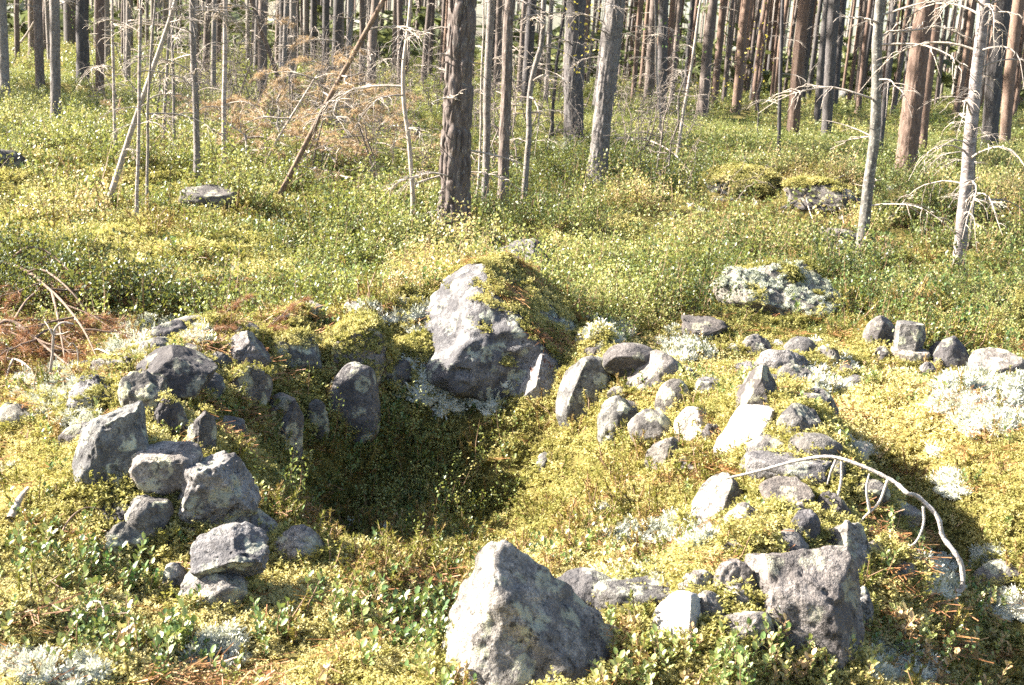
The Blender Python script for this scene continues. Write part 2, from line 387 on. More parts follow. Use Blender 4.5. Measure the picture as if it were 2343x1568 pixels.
def stone(label, box, mat, cuts=(), nrand=7, dr=(.62, .9), rough=1.25, sub=5, dratio=.85, sunk=.22, lift=0.0, ext=.15, seed=None, moss=0.0, mossk='moss', mdir=(0, 0, 1), mdir2=None, group=None, roll=0.0, name='stone', Y=None, mnoise=.25):
    bx, by = (box[2] - box[0]) * .035, (box[3] - box[1]) * .035; box = (box[0] - bx, box[1] - by, box[2] + bx, box[3] + by); 
    if lift == 0 and Y is None: ext, sunk = max(ext, .34), max(.33, sunk)
    x0, y0, x1, y1 = box; seed = seed if seed is not None else int(x0 * 7 + y0 * 13) % 9973
    Hp = (y1 - y0) * (1 + ext); xc, yc = (x0 + x1) / 2, y0 + Hp / 2; Wp = x1 - x0
    d = ray(xc, yc); ts = _T
    P = CAM + d * ts[:, None]
    e = math.asin(max(.02, -d[2] / np.linalg.norm(d)))
    W = Wp * ts / F; A = Hp * ts / F; D = W * dratio
    Hh = np.sqrt(np.maximum(A ** 2 - (D * math.sin(e)) ** 2, (.5 * A) ** 2)) / math.cos(e)
    f = P[:, 2] - terrain(P[:, 0], P[:, 1]) - (Hh * (.5 - sunk)) - lift
    i = int(np.argmax(f <= 0)) if Y is None else int(np.argmax(P[:, 1] >= Y)); t = ts[i]
    c = P[i]; Wd, Dd, Hd = W[i], D[i], Hh[i]
    S, T = stone_shape(seed, cuts, nrand, dr, rough, sub)
    V = S * np.array([Wd, Dd, Hd])
    yaw = -math.atan2(c[0], c[1])
    if roll:
        cr, sr = math.cos(roll), math.sin(roll); V = V @ np.array([[cr, 0, -sr], [0, 1, 0], [sr, 0, cr]])
    cy, sy = math.cos(yaw), math.sin(yaw)
    Rz = np.array([[cy, -sy, 0], [sy, cy, 0], [0, 0, 1]])
    V = V @ Rz.T
    zb = -Hd / 2
    me = make_mesh('stone', V - [0, 0, zb], [T], [mat])
    o = link(name, me); o.location = (c[0], c[1], c[2] + zb)
    ORDER[o.name] = len(ORDER)
    tag(o, label, 'boulder' if name == 'boulder' else 'stone', group)
    STONES.append((c.copy(), np.array([Wd, Dd, Hd]) / 2, yaw)); SBOX.append((x0, y0, x1, y1, c[1]))
    if moss > 0:
        Wv = V + c; ar, nn, a, b_, cc = tri_area_normals(Wv, T); cen = (a + b_ + cc) / 3
        nz = fbm(cen[:, 0] / (.35 * Wd + .02), cen[:, 1] / (.35 * Wd + .02), cen[:, 2] / (.35 * Wd + .02), 3, seed % 40)
        ok = (nn @ (np.array(mdir) / np.linalg.norm(mdir)) + mnoise * 1.8 * nz > (1.12 - moss * 1.05)) & (cen[:, 2] > terrain(cen[:, 0], cen[:, 1]) - .02)
        if mdir2: ok |= (nn @ (np.array(mdir2) / np.linalg.norm(mdir2)) + .25 * nz > .86) & (cen[:, 2] > terrain(cen[:, 0], cen[:, 1]) - .02)
        idx = np.where(ok)[0]
        if len(idx):
            n = int(ar[idx].sum() * 2600) + 1; rs = np.random.RandomState(seed)
            pick = rs.choice(idx, n, p=ar[idx] / ar[idx].sum()); r1, r2 = rs.rand(n, 1), rs.rand(n, 1); sq = np.sqrt(r1)
            pts = a[pick] * (1 - sq) + b_[pick] * sq * (1 - r2) + cc[pick] * sq * r2
            MOSSPTS.append((pts, nn[pick], mossk))
    return o

G, D_, P_, W_, L_, RU = R_GREY, R_DARK, R_PALE, R_WHITE, R_LICH, R_RUST
# --- left wall of the ring
stone('dark slanted angular block with a bright left facet on the left wall', (320, 795, 490, 895), D_, [((-.05, -.95, .3), .42), ((-.75, -.2, .62), .55), ((-.95, -.3, .05), .72), ((.55, -.1, .75), .55), ((.9, -.3, -.3), .7)], 3, (.8, .95), .5, 6, 1.0, .12, .05)
stone('dark sliver of rock tucked under the right end of the slanted dark block', (428, 852, 512, 908), D_, [((.2, -.9, .4), .6)], 6, sunk=.3)
stone('blocky grey stone leaning below the left end of the dark slanted block', (275, 853, 380, 962), G, [((0, -.5, .85), .5), ((.95, -.3, 0), .6), ((-.3, -.9, -.1), .62)], 4, rough=1.3, sunk=.15)
stone('small bright wedge of stone beside white lichen on the left wall', (158, 865, 272, 932), P_, [((-.4, -.3, .85), .5), ((.5, -.2, .8), .55)], 5, sunk=.35, moss=.2)
stone('big rounded dark stone with pale lichen discs on the left wall', (175, 928, 348, 1092), L_, [((-.1, -.95, .25), .52), ((-.3, .1, .95), .62), ((-.85, -.25, .45), .62), ((.9, -.1, .3), .75)], 3, (.8, .95), 1.2, 6, .9, .15, ext=.05)
stone('small grey stone wedged to the right of the dark slanted block', (468, 806, 530, 852), G, sunk=.25)
stone('pale pointed stone with a peaked top on the back left wall', (512, 760, 617, 842), P_, [((-.7, -.3, .6), .45), ((.75, -.1, .6), .5), ((0, -.95, .2), .6)], 4, rough=1.4, sunk=.2, lift=.03)
stone('upright grey stone below the pale pointed one, moss on its shoulder', (520, 832, 620, 918), G, [((.3, -.95, .1), .5), ((.9, -.3, .1), .6)], 5, sunk=.25, moss=.45, mossk='needle')
stone('rounded lichen-crusted stone with needles on its crown, back left wall', (626, 764, 737, 842), L_, nrand=5, sunk=.22, moss=.30)
stone('moss-hooded stone with a small pale tip at the back of the ring', (733, 730, 893, 842), G, [((.1, -.95, .2), .6), ((-.4, -.1, .9), .6)], 5, rough=1.2, sub=6, sunk=.2, moss=.95)
stone('long low ridge of stone fully wrapped in moss', (885, 765, 1035, 830), G, nrand=4, dratio=.6, sunk=.3, moss=1.3)
stone('tall smooth grey stone standing at the inner back of the pit', (742, 830, 868, 972), G, [((.05, -.97, .2), .5), ((.92, -.2, .25), .62)], 3, (.8, .95), .6, 6, .8, .15)
stone('low dark stone half buried in white lichen behind the pit', (862, 824, 950, 884), D_, sunk=.35)
stone('pale flat-topped block with a lit front on the left wall', (303, 1020, 457, 1117), P_, [((0, -.2, .98), .5), ((-.1, -.97, .1), .6), ((.9, -.4, .1), .7)], 4, rough=1.2, sunk=.15, lift=.03)
stone('large pale pitted stone overhanging the pit on its near left side', (398, 1043, 590, 1202), P_, [((-.15, .1, .97), .6), ((-.9, -.3, .2), .66), ((.75, -.3, .55), .6), ((.1, -.95, -.1), .66)], 4, (.75, .92), 1.6, 6, .9, .15, .02, ext=.05)
stone('small arched grey stone left of the pale flat-topped block', (232, 1068, 304, 1142), G, [((-.4, -.4, .8), .55)], 5, sunk=.25)
stone('narrow pale stone pressed against the large pitted stone', (382, 1105, 432, 1180), P_, [((-.2, -.95, .1), .55)], 4, sunk=.2)
stone('little grey stone between arched stone and round dark-shadowed one', (264, 1120, 322, 1168), G, sunk=.25)
stone('round grey stone under the large pitted stone, dark gap below it', (290, 1138, 392, 1218), G, nrand=5, dr=(.7, .95), sunk=.15, lift=.02)
stone('dark low stone beneath the little grey stone on the left wall', (228, 1150, 308, 1205), D_, sunk=.3)
stone('mottled stone with sharp lower edge at the near left foot', (222, 1195, 333, 1268), L_, [((.2, -.6, .8), .55), ((.2, -.8, -.5), .5)], 5, sunk=.2)
stone('small brown-shaded stone among needles left of the mossy tuft', (330, 1205, 402, 1252), G, sunk=.35)
stone('flat pale stone strewn with needles below the large pitted stone', (398, 1194, 500, 1246), P_, [((0, 0, 1), .4)], 4, sunk=.4)
stone('pale sloping stone behind the angular hollowed one, near left', (476, 1158, 630, 1250), P_, [((-.5, -.3, .75), .5), ((.5, -.3, .8), .5)], 4, sunk=.25)
stone('angular stone with a scooped hollow, perched at the near left', (442, 1205, 610, 1312), G, [((-.55, -.5, .65), .42), ((.35, -.55, .75), .5), ((.1, -.85, -.5), .5), ((.95, -.2, .1), .75)], 3, (.75, .9), 1.5, 6, .85, .05, .06)
stone('pale rounded stone carrying the angular hollowed stone', (416, 1294, 562, 1395), P_, [((-.5, -.4, .75), .55), ((.3, -.1, .95), .5)], 4, sunk=.3)
stone('small pale stone beside lingonberry at the near left', (373, 1288, 432, 1385), P_, sunk=.35)
stone('low wide stone half hidden by heather at the near pit edge', (628, 1205, 745, 1292), P_, nrand=4, sunk=.45)
stone('dark knobbly stone in the mossy hollow of the left wall', (350, 912, 425, 1000), D_, rough=1.6, sunk=.25, moss=.25)
stone('slanting grey slab standing in the mossy left bank', (428, 945, 492, 1062), G, [((.5, -.85, .2), .45), ((-.7, -.6, .3), .55)], 4, sunk=.25, moss=.3)
stone('stone rib edging the brown mossy mound above the pit', (636, 922, 692, 1065), G, [((.6, -.75, .2), .45)], 4, sunk=.3, moss=.35, mossk='needle')
stone('small dark stone in shade beside the tall smooth stone', (697, 915, 752, 1000), D_, sunk=.3, moss=.2)
# --- centre boulders
stone('large pale boulder with a mossy needle-strewn back in the middle', (968, 608, 1345, 830), R_GREY, [((-.7, -.55, .42), .66), ((.1, -.95, .15), .66), ((.60, -.3, .70), .56), ((-.1, -.78, .62), .64)], 5, (.85, .97), 1.2, 6, 1.15, .25, moss=.58, mossk='mixed', mdir=(.55, .42, .68), name='boulder', mnoise=.22)
stone('grey boulder behind the large mossy one, at the pine foot', (1103, 553, 1290, 665), G, [((-.5, -.5, .7), .55), ((.7, -.4, .5), .6)], 5, rough=1.3, sub=6, sunk=.25, name='boulder')
stone('lichen-blanketed boulder with a dark shaded underside, middle right', (1630, 605, 1905, 758), L_, [((.0, -.85, -.5), .6), ((.3, -.5, .8), .62)], 6, (.78, .95), rough=1.6, sub=6, sunk=.45, moss=.62, mossk='lichen', name='boulder', mnoise=.4)
stone('dark low rock in the shrubs near the lichen-blanketed boulder', (1558, 728, 1662, 775), D_, sunk=.35)
# --- right wall of the ring
stone('pale ridged slab with rust-red lichen spots', (1180, 812, 1290, 915), RU, [((-.75, -.35, .55), .4), ((.55, -.55, .6), .4)], 4, (.7, .9), .8, sunk=.25)
stone('tall bulging stone with a bright left edge, start of right wall', (1276, 812, 1400, 952), L_, [((-.85, -.3, .45), .58), ((.1, -.97, .15), .6)], 3, (.8, .95), .5, 6, .85, .15)
stone('small rounded top behind the tall bulging stone', (1326, 793, 1390, 840), G, sunk=.2)
stone('smooth oval stone lying highest on the right wall', (1382, 786, 1510, 855), G, [((0, -.9, -.4), .6)], 3, (.8, .95), .45, 5, .7, .12, .03)
stone('rounded grey stone sloping left below the smooth oval one', (1438, 804, 1552, 895), G, [((-.6, -.4, .65), .58)], 3, (.75, .95), .6, 5, .9, .15)
stone('egg-shaped yellowish stone striped by twig shadows', (1500, 868, 1577, 948), L_, nrand=3, dr=(.8, .95), rough=.6, sunk=.15)
stone('rough speckled stone sitting in dry heath, right wall', (1368, 908, 1462, 995), L_, nrand=5, rough=1.3, sunk=.25)
stone('smooth pale egg-shaped stone at the inner right edge', (1438, 938, 1533, 1014), G, nrand=2, dr=(.85, .95), rough=.5, sunk=.12, lift=.02)
stone('pale upright stone beside the egg-shaped one, moss on top', (1543, 928, 1625, 1006), W_, [((-.4, -.9, .1), .55)], 4, sunk=.2, moss=.25)
stone('small striped grey stone above the rough speckled one', (1388, 884, 1438, 930), G, sunk=.2)
stone('tiny dark stone under the rounded grey one', (1422, 862, 1470, 900), D_, sunk=.25)
stone('whitish rough stone with a dark hole below the egg-shaped one', (1476, 1000, 1565, 1095), P_, rough=1.6, sunk=.25)
stone('grey bank stone next to whitish holed stone', (1540, 1040, 1625, 1100), G, sunk=.4, moss=.4)
stone('brilliant white flat stone facing the sun', (1640, 933, 1780, 1048), W_, [((-.45, -.45, .77), .42), ((.9, -.2, .3), .7)], 4, rough=.7, sub=6, sunk=.25)
stone('triangular grey stone standing upright on the right', (1688, 838, 1783, 935), G, [((-.75, -.35, .5), .48), ((.75, -.3, .5), .48), ((0, -.97, .2), .55)], 3, (.8, .95), .6, 5, .85, .15)
stone('rounded stone right of the triangular one', (1828, 890, 1915, 955), G, nrand=5, dr=(.7, .95), rough=.7, sunk=.15)
stone('cracked lichened stone below the rounded one', (1776, 928, 1882, 1008), L_, nrand=5, rough=1.3, sunk=.3)
stone('moss-edged stone below the brilliant white one', (1702, 998, 1812, 1058), G, sunk=.35)
stone('dark smooth stone beside the moss-edged one, right wall', (1806, 993, 1920, 1050), D_, nrand=4, dr=(.75, .95), rough=.5, sunk=.25)
stone('roundish speckled stone on top of the far right heap', (1694, 768, 1768, 820), G, sunk=.2)
stone('oval shaded stone at the right end of the far heap', (1790, 774, 1872, 832), G, nrand=4, dr=(.75, .95), rough=.6, sunk=.18)
stone('small stone half sunk at the left end of the far heap', (1648, 786, 1698, 816), D_, sunk=.35)
stone('broad pale stone in the middle of the far heap', (1728, 796, 1845, 868), P_, rough=1.3, sunk=.25)
stone('pale stone with dark hollow at the near left of the far heap', (1668, 828, 1735, 876), P_, sunk=.3)
stone('weathered stone with lichen at the near right of the far heap', (1778, 836, 1864, 892), L_, sunk=.3)
stone('small white-topped stone in the far heap', (1760, 778, 1800, 802), W_, sunk=.25)
stone('dark pitted stone under the moss right of the far heap', (1862, 788, 1920, 842), D_, rough=1.5, sunk=.3, moss=.25)
stone('upright egg of stone, left of a pair at the far right', (1974, 724, 2048, 802), G, [((.6, -.6, .3), .6)], 3, (.75, .95), .6, 5, .8, .12)
stone('squarish stone with a rust patch, perched on another', (2047, 738, 2112, 808), G, [((0, 0, 1), .6), ((-.9, -.2, 0), .62), ((.9, -.3, 0), .62), ((0, -.95, .1), .6)], 2, (.8, .95), .7, 5, .85, .1, .06)
stone('flat pale stone under the squarish perched one', (2038, 798, 2124, 846), P_, [((0, 0, 1), .5)], 4, sunk=.25)
stone('little stone left of the flat pale one', (1996, 794, 2034, 838), G, sunk=.25)
stone('dark domed stone with a lit left rim at the far right', (2118, 770, 2213, 858), D_, [((-.85, -.3, .4), .6)], 3, (.8, .95), .7, 5, .85, .2)
stone('pale crumb of stone at the foot of the dark domed one', (2098, 830, 2140, 868), P_, sunk=.3)
stone('lens-shaped grey stone lying at the right end', (2218, 804, 2341, 876), G, [((-.1, -.3, .95), .5), ((0, -.5, -.85), .5)], 4, (.75, .95), .8, 5, .8, .15)
stone('pale sunlit slab sloping into the pit on the right', (1585, 1092, 1705, 1200), P_, [((-.5, -.35, .8), .3), ((.6, -.5, .6), .5)], 4, rough=.7, sunk=.35)
stone('long grey stone under moss near the curved dead branch', (1738, 1098, 1862, 1160), G, [((0, -.4, .9), .5)], 4, sunk=.3)
stone('dark hollowed stone below the arching dead branch', (1853, 1128, 1942, 1205), D_, rough=1.4, sunk=.25)
stone('blunt grey stone left of the weathered root-like rock', (1798, 1168, 1872, 1250), G, sunk=.25)
stone('weathered pale rock running down like a root', (1868, 1198, 1990, 1325), P_, [((-.6, -.5, .6), .45), ((.6, -.4, .7), .45)], 4, rough=1.5, sunk=.3)
stone('long flat stone fringed by moss behind the arching branch', (1706, 1048, 1905, 1108), G, [((0, 0, 1), .4)], 4, rough=1.2, dratio=.5, sunk=.3)
# --- near edge
stone('huge pale peaked stone at the bottom middle', (1005, 1268, 1412, 1600), R_PALE, [((-.93, -.22, .36), .44), ((.50, -.30, .80), .30), ((.1, -.93, .38), .44), ((-.45, -.8, .3), .5), ((.2, .8, .5), .5), ((.8, -.5, .2), .7), ((-.25, -.1, .95), .60)], 4, (.8, .92), 1.3, 6, .8, .25, ext=0)
stone('dark sloping stone behind the huge peaked one', (1222, 1322, 1445, 1450), D_, [((.35, -.4, .85), .45), ((-.3, -.2, .9), .5)], 3, rough=.8, sub=6, sunk=.25)
stone('low rough ledge of stone behind the near right heap', (1362, 1332, 1565, 1410), L_, [((0, 0, 1), .45)], 4, rough=1.4, dratio=.6, sunk=.35)
stone('bright white wedge of stone at the left of the near right heap', (1488, 1364, 1625, 1482), W_, [((-.5, -.5, .7), .48), ((.75, -.3, .5), .55)], 3, rough=.6, sunk=.2)
stone('dark rounded stone behind the bright white wedge', (1578, 1358, 1655, 1440), G, nrand=4, dr=(.75, .95), rough=.6, sunk=.2)
stone('small pale stone with a shaded right side, near right heap', (1552, 1308, 1645, 1378), P_, [((.7, -.5, .4), .5)], 4, sunk=.25)
stone('pale stone leaning on the great lichened block', (1622, 1282, 1732, 1382), P_, [((.2, -.8, .5), .55)], 4, sunk=.2)
stone('pale wedge between heap stones and great block', (1638, 1332, 1735, 1412), P_, sunk=.2)
stone('dark stone at the foot of the great lichened block', (1628, 1388, 1768, 1475), G, nrand=5, rough=.8, sunk=.25)
stone('great lichened block with a dark sunken panel, bottom right', (1698, 1250, 1966, 1478), P_, [((-.92, -.38, .08), .60), ((.15, -.42, .9), .46), ((.85, -.3, .42), .66), ((.1, -.95, .22), .58), ((-.2, .3, .92), .62)], 3, (.82, .95), .9, 6, .95, .22, ext=.02)
stone('small flat grey stone between the striped egg and the triangular stone', (1588, 868, 1658, 914), G, [((0, 0, 1), .5)], 4, sunk=.3)
stone('little stone at the foot of the pale upright one', (1602, 972, 1652, 1024), G, sunk=.3)
stone('dark stone peeping out of moss right of the far heap', (1918, 836, 1965, 872), D_, sunk=.3)
stone('pale stub of stone against the right corner of the great block', (1938, 1345, 1995, 1445), P_, sunk=.25)
stone('grey lichened stone at the right edge beside the branch foot', (2228, 1284, 2338, 1352), L_, sunk=.35)
stone('small grey stone behind the left end of the dark slanted block', (266, 814, 314, 864), G, sunk=.3)
stone('dark stone in shaded moss at the left edge', (-10, 922, 44, 968), D_, sunk=.35)
stone('small dark stone at the left foot of the large pale boulder', (1000, 800, 1052, 838), D_, sunk=.3)
# --- rubble filling the banks
def handle(lab):
    wds = lab.replace(',', ' , ').split()
    for i, w_ in enumerate(wds):
        if i > 1 and w_ in ('with', 'on', 'at', 'in', 'under', 'below', 'beside', 'between', 'left', 'right', 'behind', 'beneath', 'wedged', 'tucked', 'leaning', 'standing', 'lying', 'half', 'among', 'pressed', 'above', 'sitting', 'strewn', 'of', 'near', 'overhanging', 'carrying', 'sloping', 'edging', 'facing', ',', 'fully', 'start', 'striped', 'peeping', 'against', 'next', 'running', 'fringed', 'perched'):
            return ' '.join(wds[:i])
    return ' '.join(wds[:5])
def rubble(path, n, spread, r0, r1, seed):
    rs = np.random.RandomState(seed); made = 0; tries = 0; pts = np.array(path)
    while made < n and tries < 4000:
        tries += 1; f = rs.uniform(0, len(pts) - 1.001); i = int(f); q = pts[i] + (pts[i + 1] - pts[i]) * (f - i) + rs.normal(size=2) * spread; r = rs.uniform(r0, r1)
        if any(math.hypot(q[0] - c[0], q[1] - c[1]) < .62 * (hd[:2].mean() + r) for c, hd, _ in STONES): continue
        z = float(terrain(q[0], q[1])); dims = np.array([2 * r, 2 * r * rs.uniform(.6, 1), 2 * r * rs.uniform(.55, .9)]); u, v, d = project(np.array([[q[0], q[1], z]]))
        S, T = stone_shape(seed * 100 + made, [], 7, (.6, .88), 1.3, 4); yaw = rs.rand() * 6.28; cy, sy = math.cos(yaw), math.sin(yaw); V = (S * dims) @ np.array([[cy, -sy, 0], [sy, cy, 0], [0, 0, 1]]).T
        c = np.array([q[0], q[1], z + dims[2] * .16]); best = None
        for o2, hb in zip(NAMED, SBOX):
            du, dv = u[0] - (hb[0] + hb[2]) / 2, v[0] - (hb[1] + hb[3]) / 2; dd = math.hypot(du, dv) - (hb[2] - hb[0]) * .4
            side = ('left of' if du < 0 else 'right of') if abs(du) > abs(dv) * 1.1 else ('behind' if dv < 0 else 'in front of'); lab = 'small half-buried stone %s the %s' % (side, handle(o2['label']))
            if (best is None or dd < best[0]) and lab not in USED: best = (dd, lab)
        mat = [R_GREY, R_GREY, R_PALE, R_LICH, R_DARK][rs.randint(5)]
        o = link('stone', make_mesh('stone', V + [0, 0, dims[2] / 2], [T], [mat])); o.location = c - [0, 0, dims[2] / 2]
        USED.add(best[1]); tag(o, best[1], 'stone', 'rubble of the stone banks'); STONES.append((c, dims / 2, yaw)); made += 1
USED = set(); NAMED = [o for o in bpy.data.objects if o.name.split('.')[0] in ('stone', 'boulder')]
NAMED.sort(key=lambda o: ORDER[o.name])
rubble(RIM_L, 44, .17, .035, .105, 1)
rubble([(.3, 6.2), (.62, 5.4), (.85, 4.8)], 24, .18, .035, .09, 2)
rubble([(1.0, 4.9), (1.05, 4.2), (1.0, 3.6), (.75, 3.2)], 26, .15, .035, .085, 3)
rubble([(1.0, 6.1), (1.6, 6.2), (2.4, 6.6)], 14, .16, .03, .08, 4)
rubble([(-.7, 6.3), (-.2, 6.5), (.3, 6.3)], 10, .12, .05, .12, 5)
# --- far stones
stone('flat dark rock among shrubs left of the leaning poles', (415, 428, 548, 482), D_, [((0, -.2, .97), .5)], 4, dratio=.7, sunk=.3, name='boulder')
stone('moss-domed boulder under shrubs, middle distance right', (1612, 388, 1776, 440), G, nrand=4, sunk=.5, moss=.5, name='boulder', mnoise=.4)
stone('bare-topped boulder with yellow moss at its foot, right distance', (1797, 418, 1964, 474), G, nrand=5, sunk=.4, moss=.22, name='boulder')
stone('flat stone lying beside the crooked mottled birch', (1868, 524, 1970, 556), P_, dratio=.6, sunk=.4, sub=4)
stone('small far rock between orange pine trunks', (1898, 205, 1948, 238), G, sunk=.3, sub=4)
stone('far dark rock behind the dry branches', (905, 278, 965, 330), D_, sunk=.3, sub=4)
stone('far hump of rock left of the leaning pole', (655, 215, 700, 240), D_, sunk=.35, sub=4)
stone('dark rock in the hollow at the left edge', (-40, 342, 58, 392), D_, sunk=.3, sub=4)


for c, hd, _ in STONES:
    if c[1] < 12: BANKS.append((c[0], c[1], .24 * hd[2], 1.4 * max(hd[0], hd[1]) + .02))
build_ground()

# ------------------------------------------------------------------ trees
def crown_mesh(seed, R, H, n):
    """needle-clump crown, local origin at its foot"""
    rs = np.random.RandomState(seed); b = MB()
    for k in range(9):                                   # limbs
        z = H * (.06 + .085 * k); a = rs.rand() * 6.28; L = R * (1 - .6 * z / H) * rs.uniform(.6, 1)
        p0 = np.array([0, 0, z]); p1 = p0 + [math.cos(a) * L * .5, math.sin(a) * L * .5, L * .15]; p2 = p0 + [math.cos(a) * L, math.sin(a) * L, L * .4]
        b.tube([p0, p1, p2], [.05, .035, .012], 5, m=1)
    b.tube([[0, 0, -.3], [0, 0, H * .5], [0, 0, H * .96]], [.075, .05, .012], 6, m=1)
    for _ in range(n):
        z = H * rs.uniform(.05, 1.0); rr = R * (math.sin(math.pi * min(1, .18 + .82 * z / H)) ** .7) * math.sqrt(rs.uniform(.1, 1)); a = rs.rand() * 6.28
        c = np.array([rr * math.cos(a), rr * math.sin(a), z])
        m = 12; d = rs.normal(size=(m, 3)); d[:, 2] = abs(d[:, 2]) * .7 + .1; d /= np.linalg.norm(d, axis=1)[:, None]
        s = np.cross(d, rs.normal(size=(m, 3))); s /= np.linalg.norm(s, axis=1)[:, None]; L = rs.uniform(.14, .3, (m, 1))
        V = np.stack([c + s * .035, c + d * L, c - s * .035], 1).reshape(-1, 3)
        b.add(V, tris=np.arange(3 * m).reshape(-1, 3))
    return b.build('crown', [M_CROWN, B_ORANGE], False)
CROWNS = [crown_mesh(i, 1.5, 5.0, 52) for i in range(4)]
SMALLCROWN = [crown_mesh(20 + i, .6, 2.6, 26) for i in range(3)]

def trunk_mesh(path, radii, mat, sides=12, rings=30, bark=0.0, seed=0, plate=.05, wob=.0):
    path = np.asarray(path, float); n = len(path)
    s = np.concatenate([[0], np.cumsum(np.linalg.norm(np.diff(path, axis=0), axis=1))])
    t = np.linspace(0, 1, rings) ** 1.5 * s[-1]
    def interp(arr):                                     # smooth interpolation through the control points
        if n == 2: return np.interp(t, s, arr)
        fine = np.interp(np.linspace(0, s[-1], 200), s, arr); k = np.hanning(25); k /= k.sum()
        pad = np.concatenate([2 * fine[0] - fine[12:0:-1], fine, 2 * fine[-1] - fine[-2:-14:-1]])
        return np.interp(t, np.linspace(0, s[-1], 200), np.convolve(pad, k, 'valid'))
    C = np.stack([interp(path[:, i]) for i in range(3)], -1); R = interp(np.asarray(radii, float))
    if wob: C[:, 0] += wob * fbm(t * 1.7, t * 0 + seed, 0, 2, seed); C[:, 1] += wob * fbm(t * 1.7, t * 0 + seed + 9, 0, 2, seed)
    R = R * (1 + .45 * np.exp(-t / .12))
    th = np.arange(sides) * 2 * math.pi / sides
    ct, st = np.cos(th)[None], np.sin(th)[None]
    flare = 1 + .18 * np.exp(-t / .2)[:, None] * np.cos(3 * th + seed)[None]
    Rr = R[:, None] * flare
    if bark:
        arc = np.stack([R[:, None] * ct, R[:, None] * st, np.broadcast_to(t[:, None] * .33, (rings, sides))], -1) / plate
        # plates: distance between the two nearest jittered cell points
        ip = np.floor(arc); d1 = np.full(arc.shape[:2], 9.); d2 = d1.copy(); hh = np.zeros(arc.shape[:2])
        for a in (-1, 0, 1):
            for b_ in (-1, 0, 1):
                for c in (-1, 0, 1):
                    q = ip + [a, b_, c]; h = [_hash(q[..., 0], q[..., 1], q[..., 2] + 57 * k + seed) for k in range(4)]
                    dd = np.sqrt(sum((q[..., k] + .15 + .7 * h[k] - arc[..., k]) ** 2 for k in range(3)))
                    nw = dd < d1; d2 = np.where(nw, d1, np.minimum(d2, dd)); hh = np.where(nw, h[3], hh); d1 = np.where(nw, dd, d1)
        edge = sstep(0, .28, d2 - d1)
        Rr = Rr + bark * (edge * (.6 + .8 * hh) - .5 + .35 * fbm(arc[..., 0] * 3, arc[..., 1] * 3, arc[..., 2] * 3, 2, 4))
    V = np.stack([C[:, 0:1] + Rr * ct, C[:, 1:2] + Rr * st, np.broadcast_to(C[:, 2:3], Rr.shape)], -1).reshape(-1, 3)
    i = np.arange(rings - 1)[:, None] * sides; j = np.arange(sides)[None]; k = (j + 1) % sides
    Q = np.stack([i + j, i + k, i + sides + k, i + sides + j], -1).reshape(-1, 4)
    return make_mesh('trunk', V, [Q], [mat]), C, R

def branch_mesh(seed, L, rad, droop=.25, curl=.0, nsub=5, mat=None, tuft=None, tn=10, tl=.06, rise=.15, sides=5, zig=.05, subl=.45, tw=.003):
    """one dead or needled branch along +X from the origin"""
    rs = np.random.RandomState(seed); b = MB(); n = 9; t = np.linspace(0, 1, n)
    x = L * t; z = L * (rise * t - droop * t ** 2 - curl * t ** 4); y = L * zig * np.cumsum(rs.normal(size=n)) * .5; y -= y[0]
    p = np.stack([x, y, z], -1); b.tube(p, rad * (1 - .85 * t) + .0012, sides)
    tips = [(p[-1], p[-1] - p[-2])]
    for k in range(nsub):
        f = rs.uniform(.25, .95); i = f * (n - 1); i0 = min(int(i), n - 2); o = p[i0] + (p[i0 + 1] - p[i0]) * (i - i0)
        sgn = rs.choice([-1, 1]); l = L * subl * rs.uniform(.4, 1) * (1.15 - f); m = 6; u = np.linspace(0, 1, m)
        ang = rs.uniform(.5, 1.1) * sgn; dz = rs.uniform(-.5, .35) - droop * .8
        q = o + np.stack([l * u * math.cos(ang), l * u * math.sin(ang), l * (.1 * u + dz * u ** 2 - curl * u ** 3)], -1)
        q[1:] += rs.normal(size=(m - 1, 3)) * l * .03
        b.tube(q, rad * .45 * (1 - .8 * u) + .001, 4); tips.append((q[-1], q[-1] - q[-2])); tips.append((q[3], q[4] - q[3]))
    if tuft is not None:
        for o, d in tips:
            d = d / (np.linalg.norm(d) + 1e-9); m = tn
            dirs = d * rs.uniform(.2, .9, (m, 1)) + rs.normal(size=(m, 3)) * .55; dirs /= np.linalg.norm(dirs, axis=1)[:, None]
            s = np.cross(dirs, rs.normal(size=(m, 3))); s /= np.linalg.norm(s, axis=1)[:, None]; oo = o - d * rs.uniform(0, .08, (m, 1)); ln = rs.uniform(.6, 1.2, (m, 1)) * tl
            b.add(np.stack([oo + s * tw, oo + dirs * ln, oo - s * tw], 1).reshape(-1, 3), tris=np.arange(3 * m).reshape(-1, 3), m=1)
    return b.build('branch', [mat or M_DEADW] + ([tuft] if tuft else []))

BR_DROOP = [branch_mesh(100 + i, 1.0, .0125, .5, .3, 7, rise=.3) for i in range(4)]
BR_STRAIGHT = [branch_mesh(120 + i, 1.0, .014, .1, .05, 5, rise=.1, zig=.08) for i in range(4)]
BR_TWIG = [branch_mesh(140 + i, 1.0, .011, .3, .2, 12, rise=.2, zig=.1, subl=.6) for i in range(4)]
BR_DRY = [branch_mesh(160 + i, 1.0, .011, .35, .1, 12, tuft=M_DRYTUFT, tn=26, tl=.085, zig=.08, subl=.6) for i in range(4)]
BR_GREEN = [branch_mesh(180 + i, 1.0, .008, .2, .0, 8, mat=M_DEADB, tuft=M_GREENN, tn=22, tl=.06, subl=.5) for i in range(3)]
BR_STUB = [branch_mesh(190 + i, 1.0, .05, .05, .0, 1, rise=.1, subl=.3) for i in range(2)]

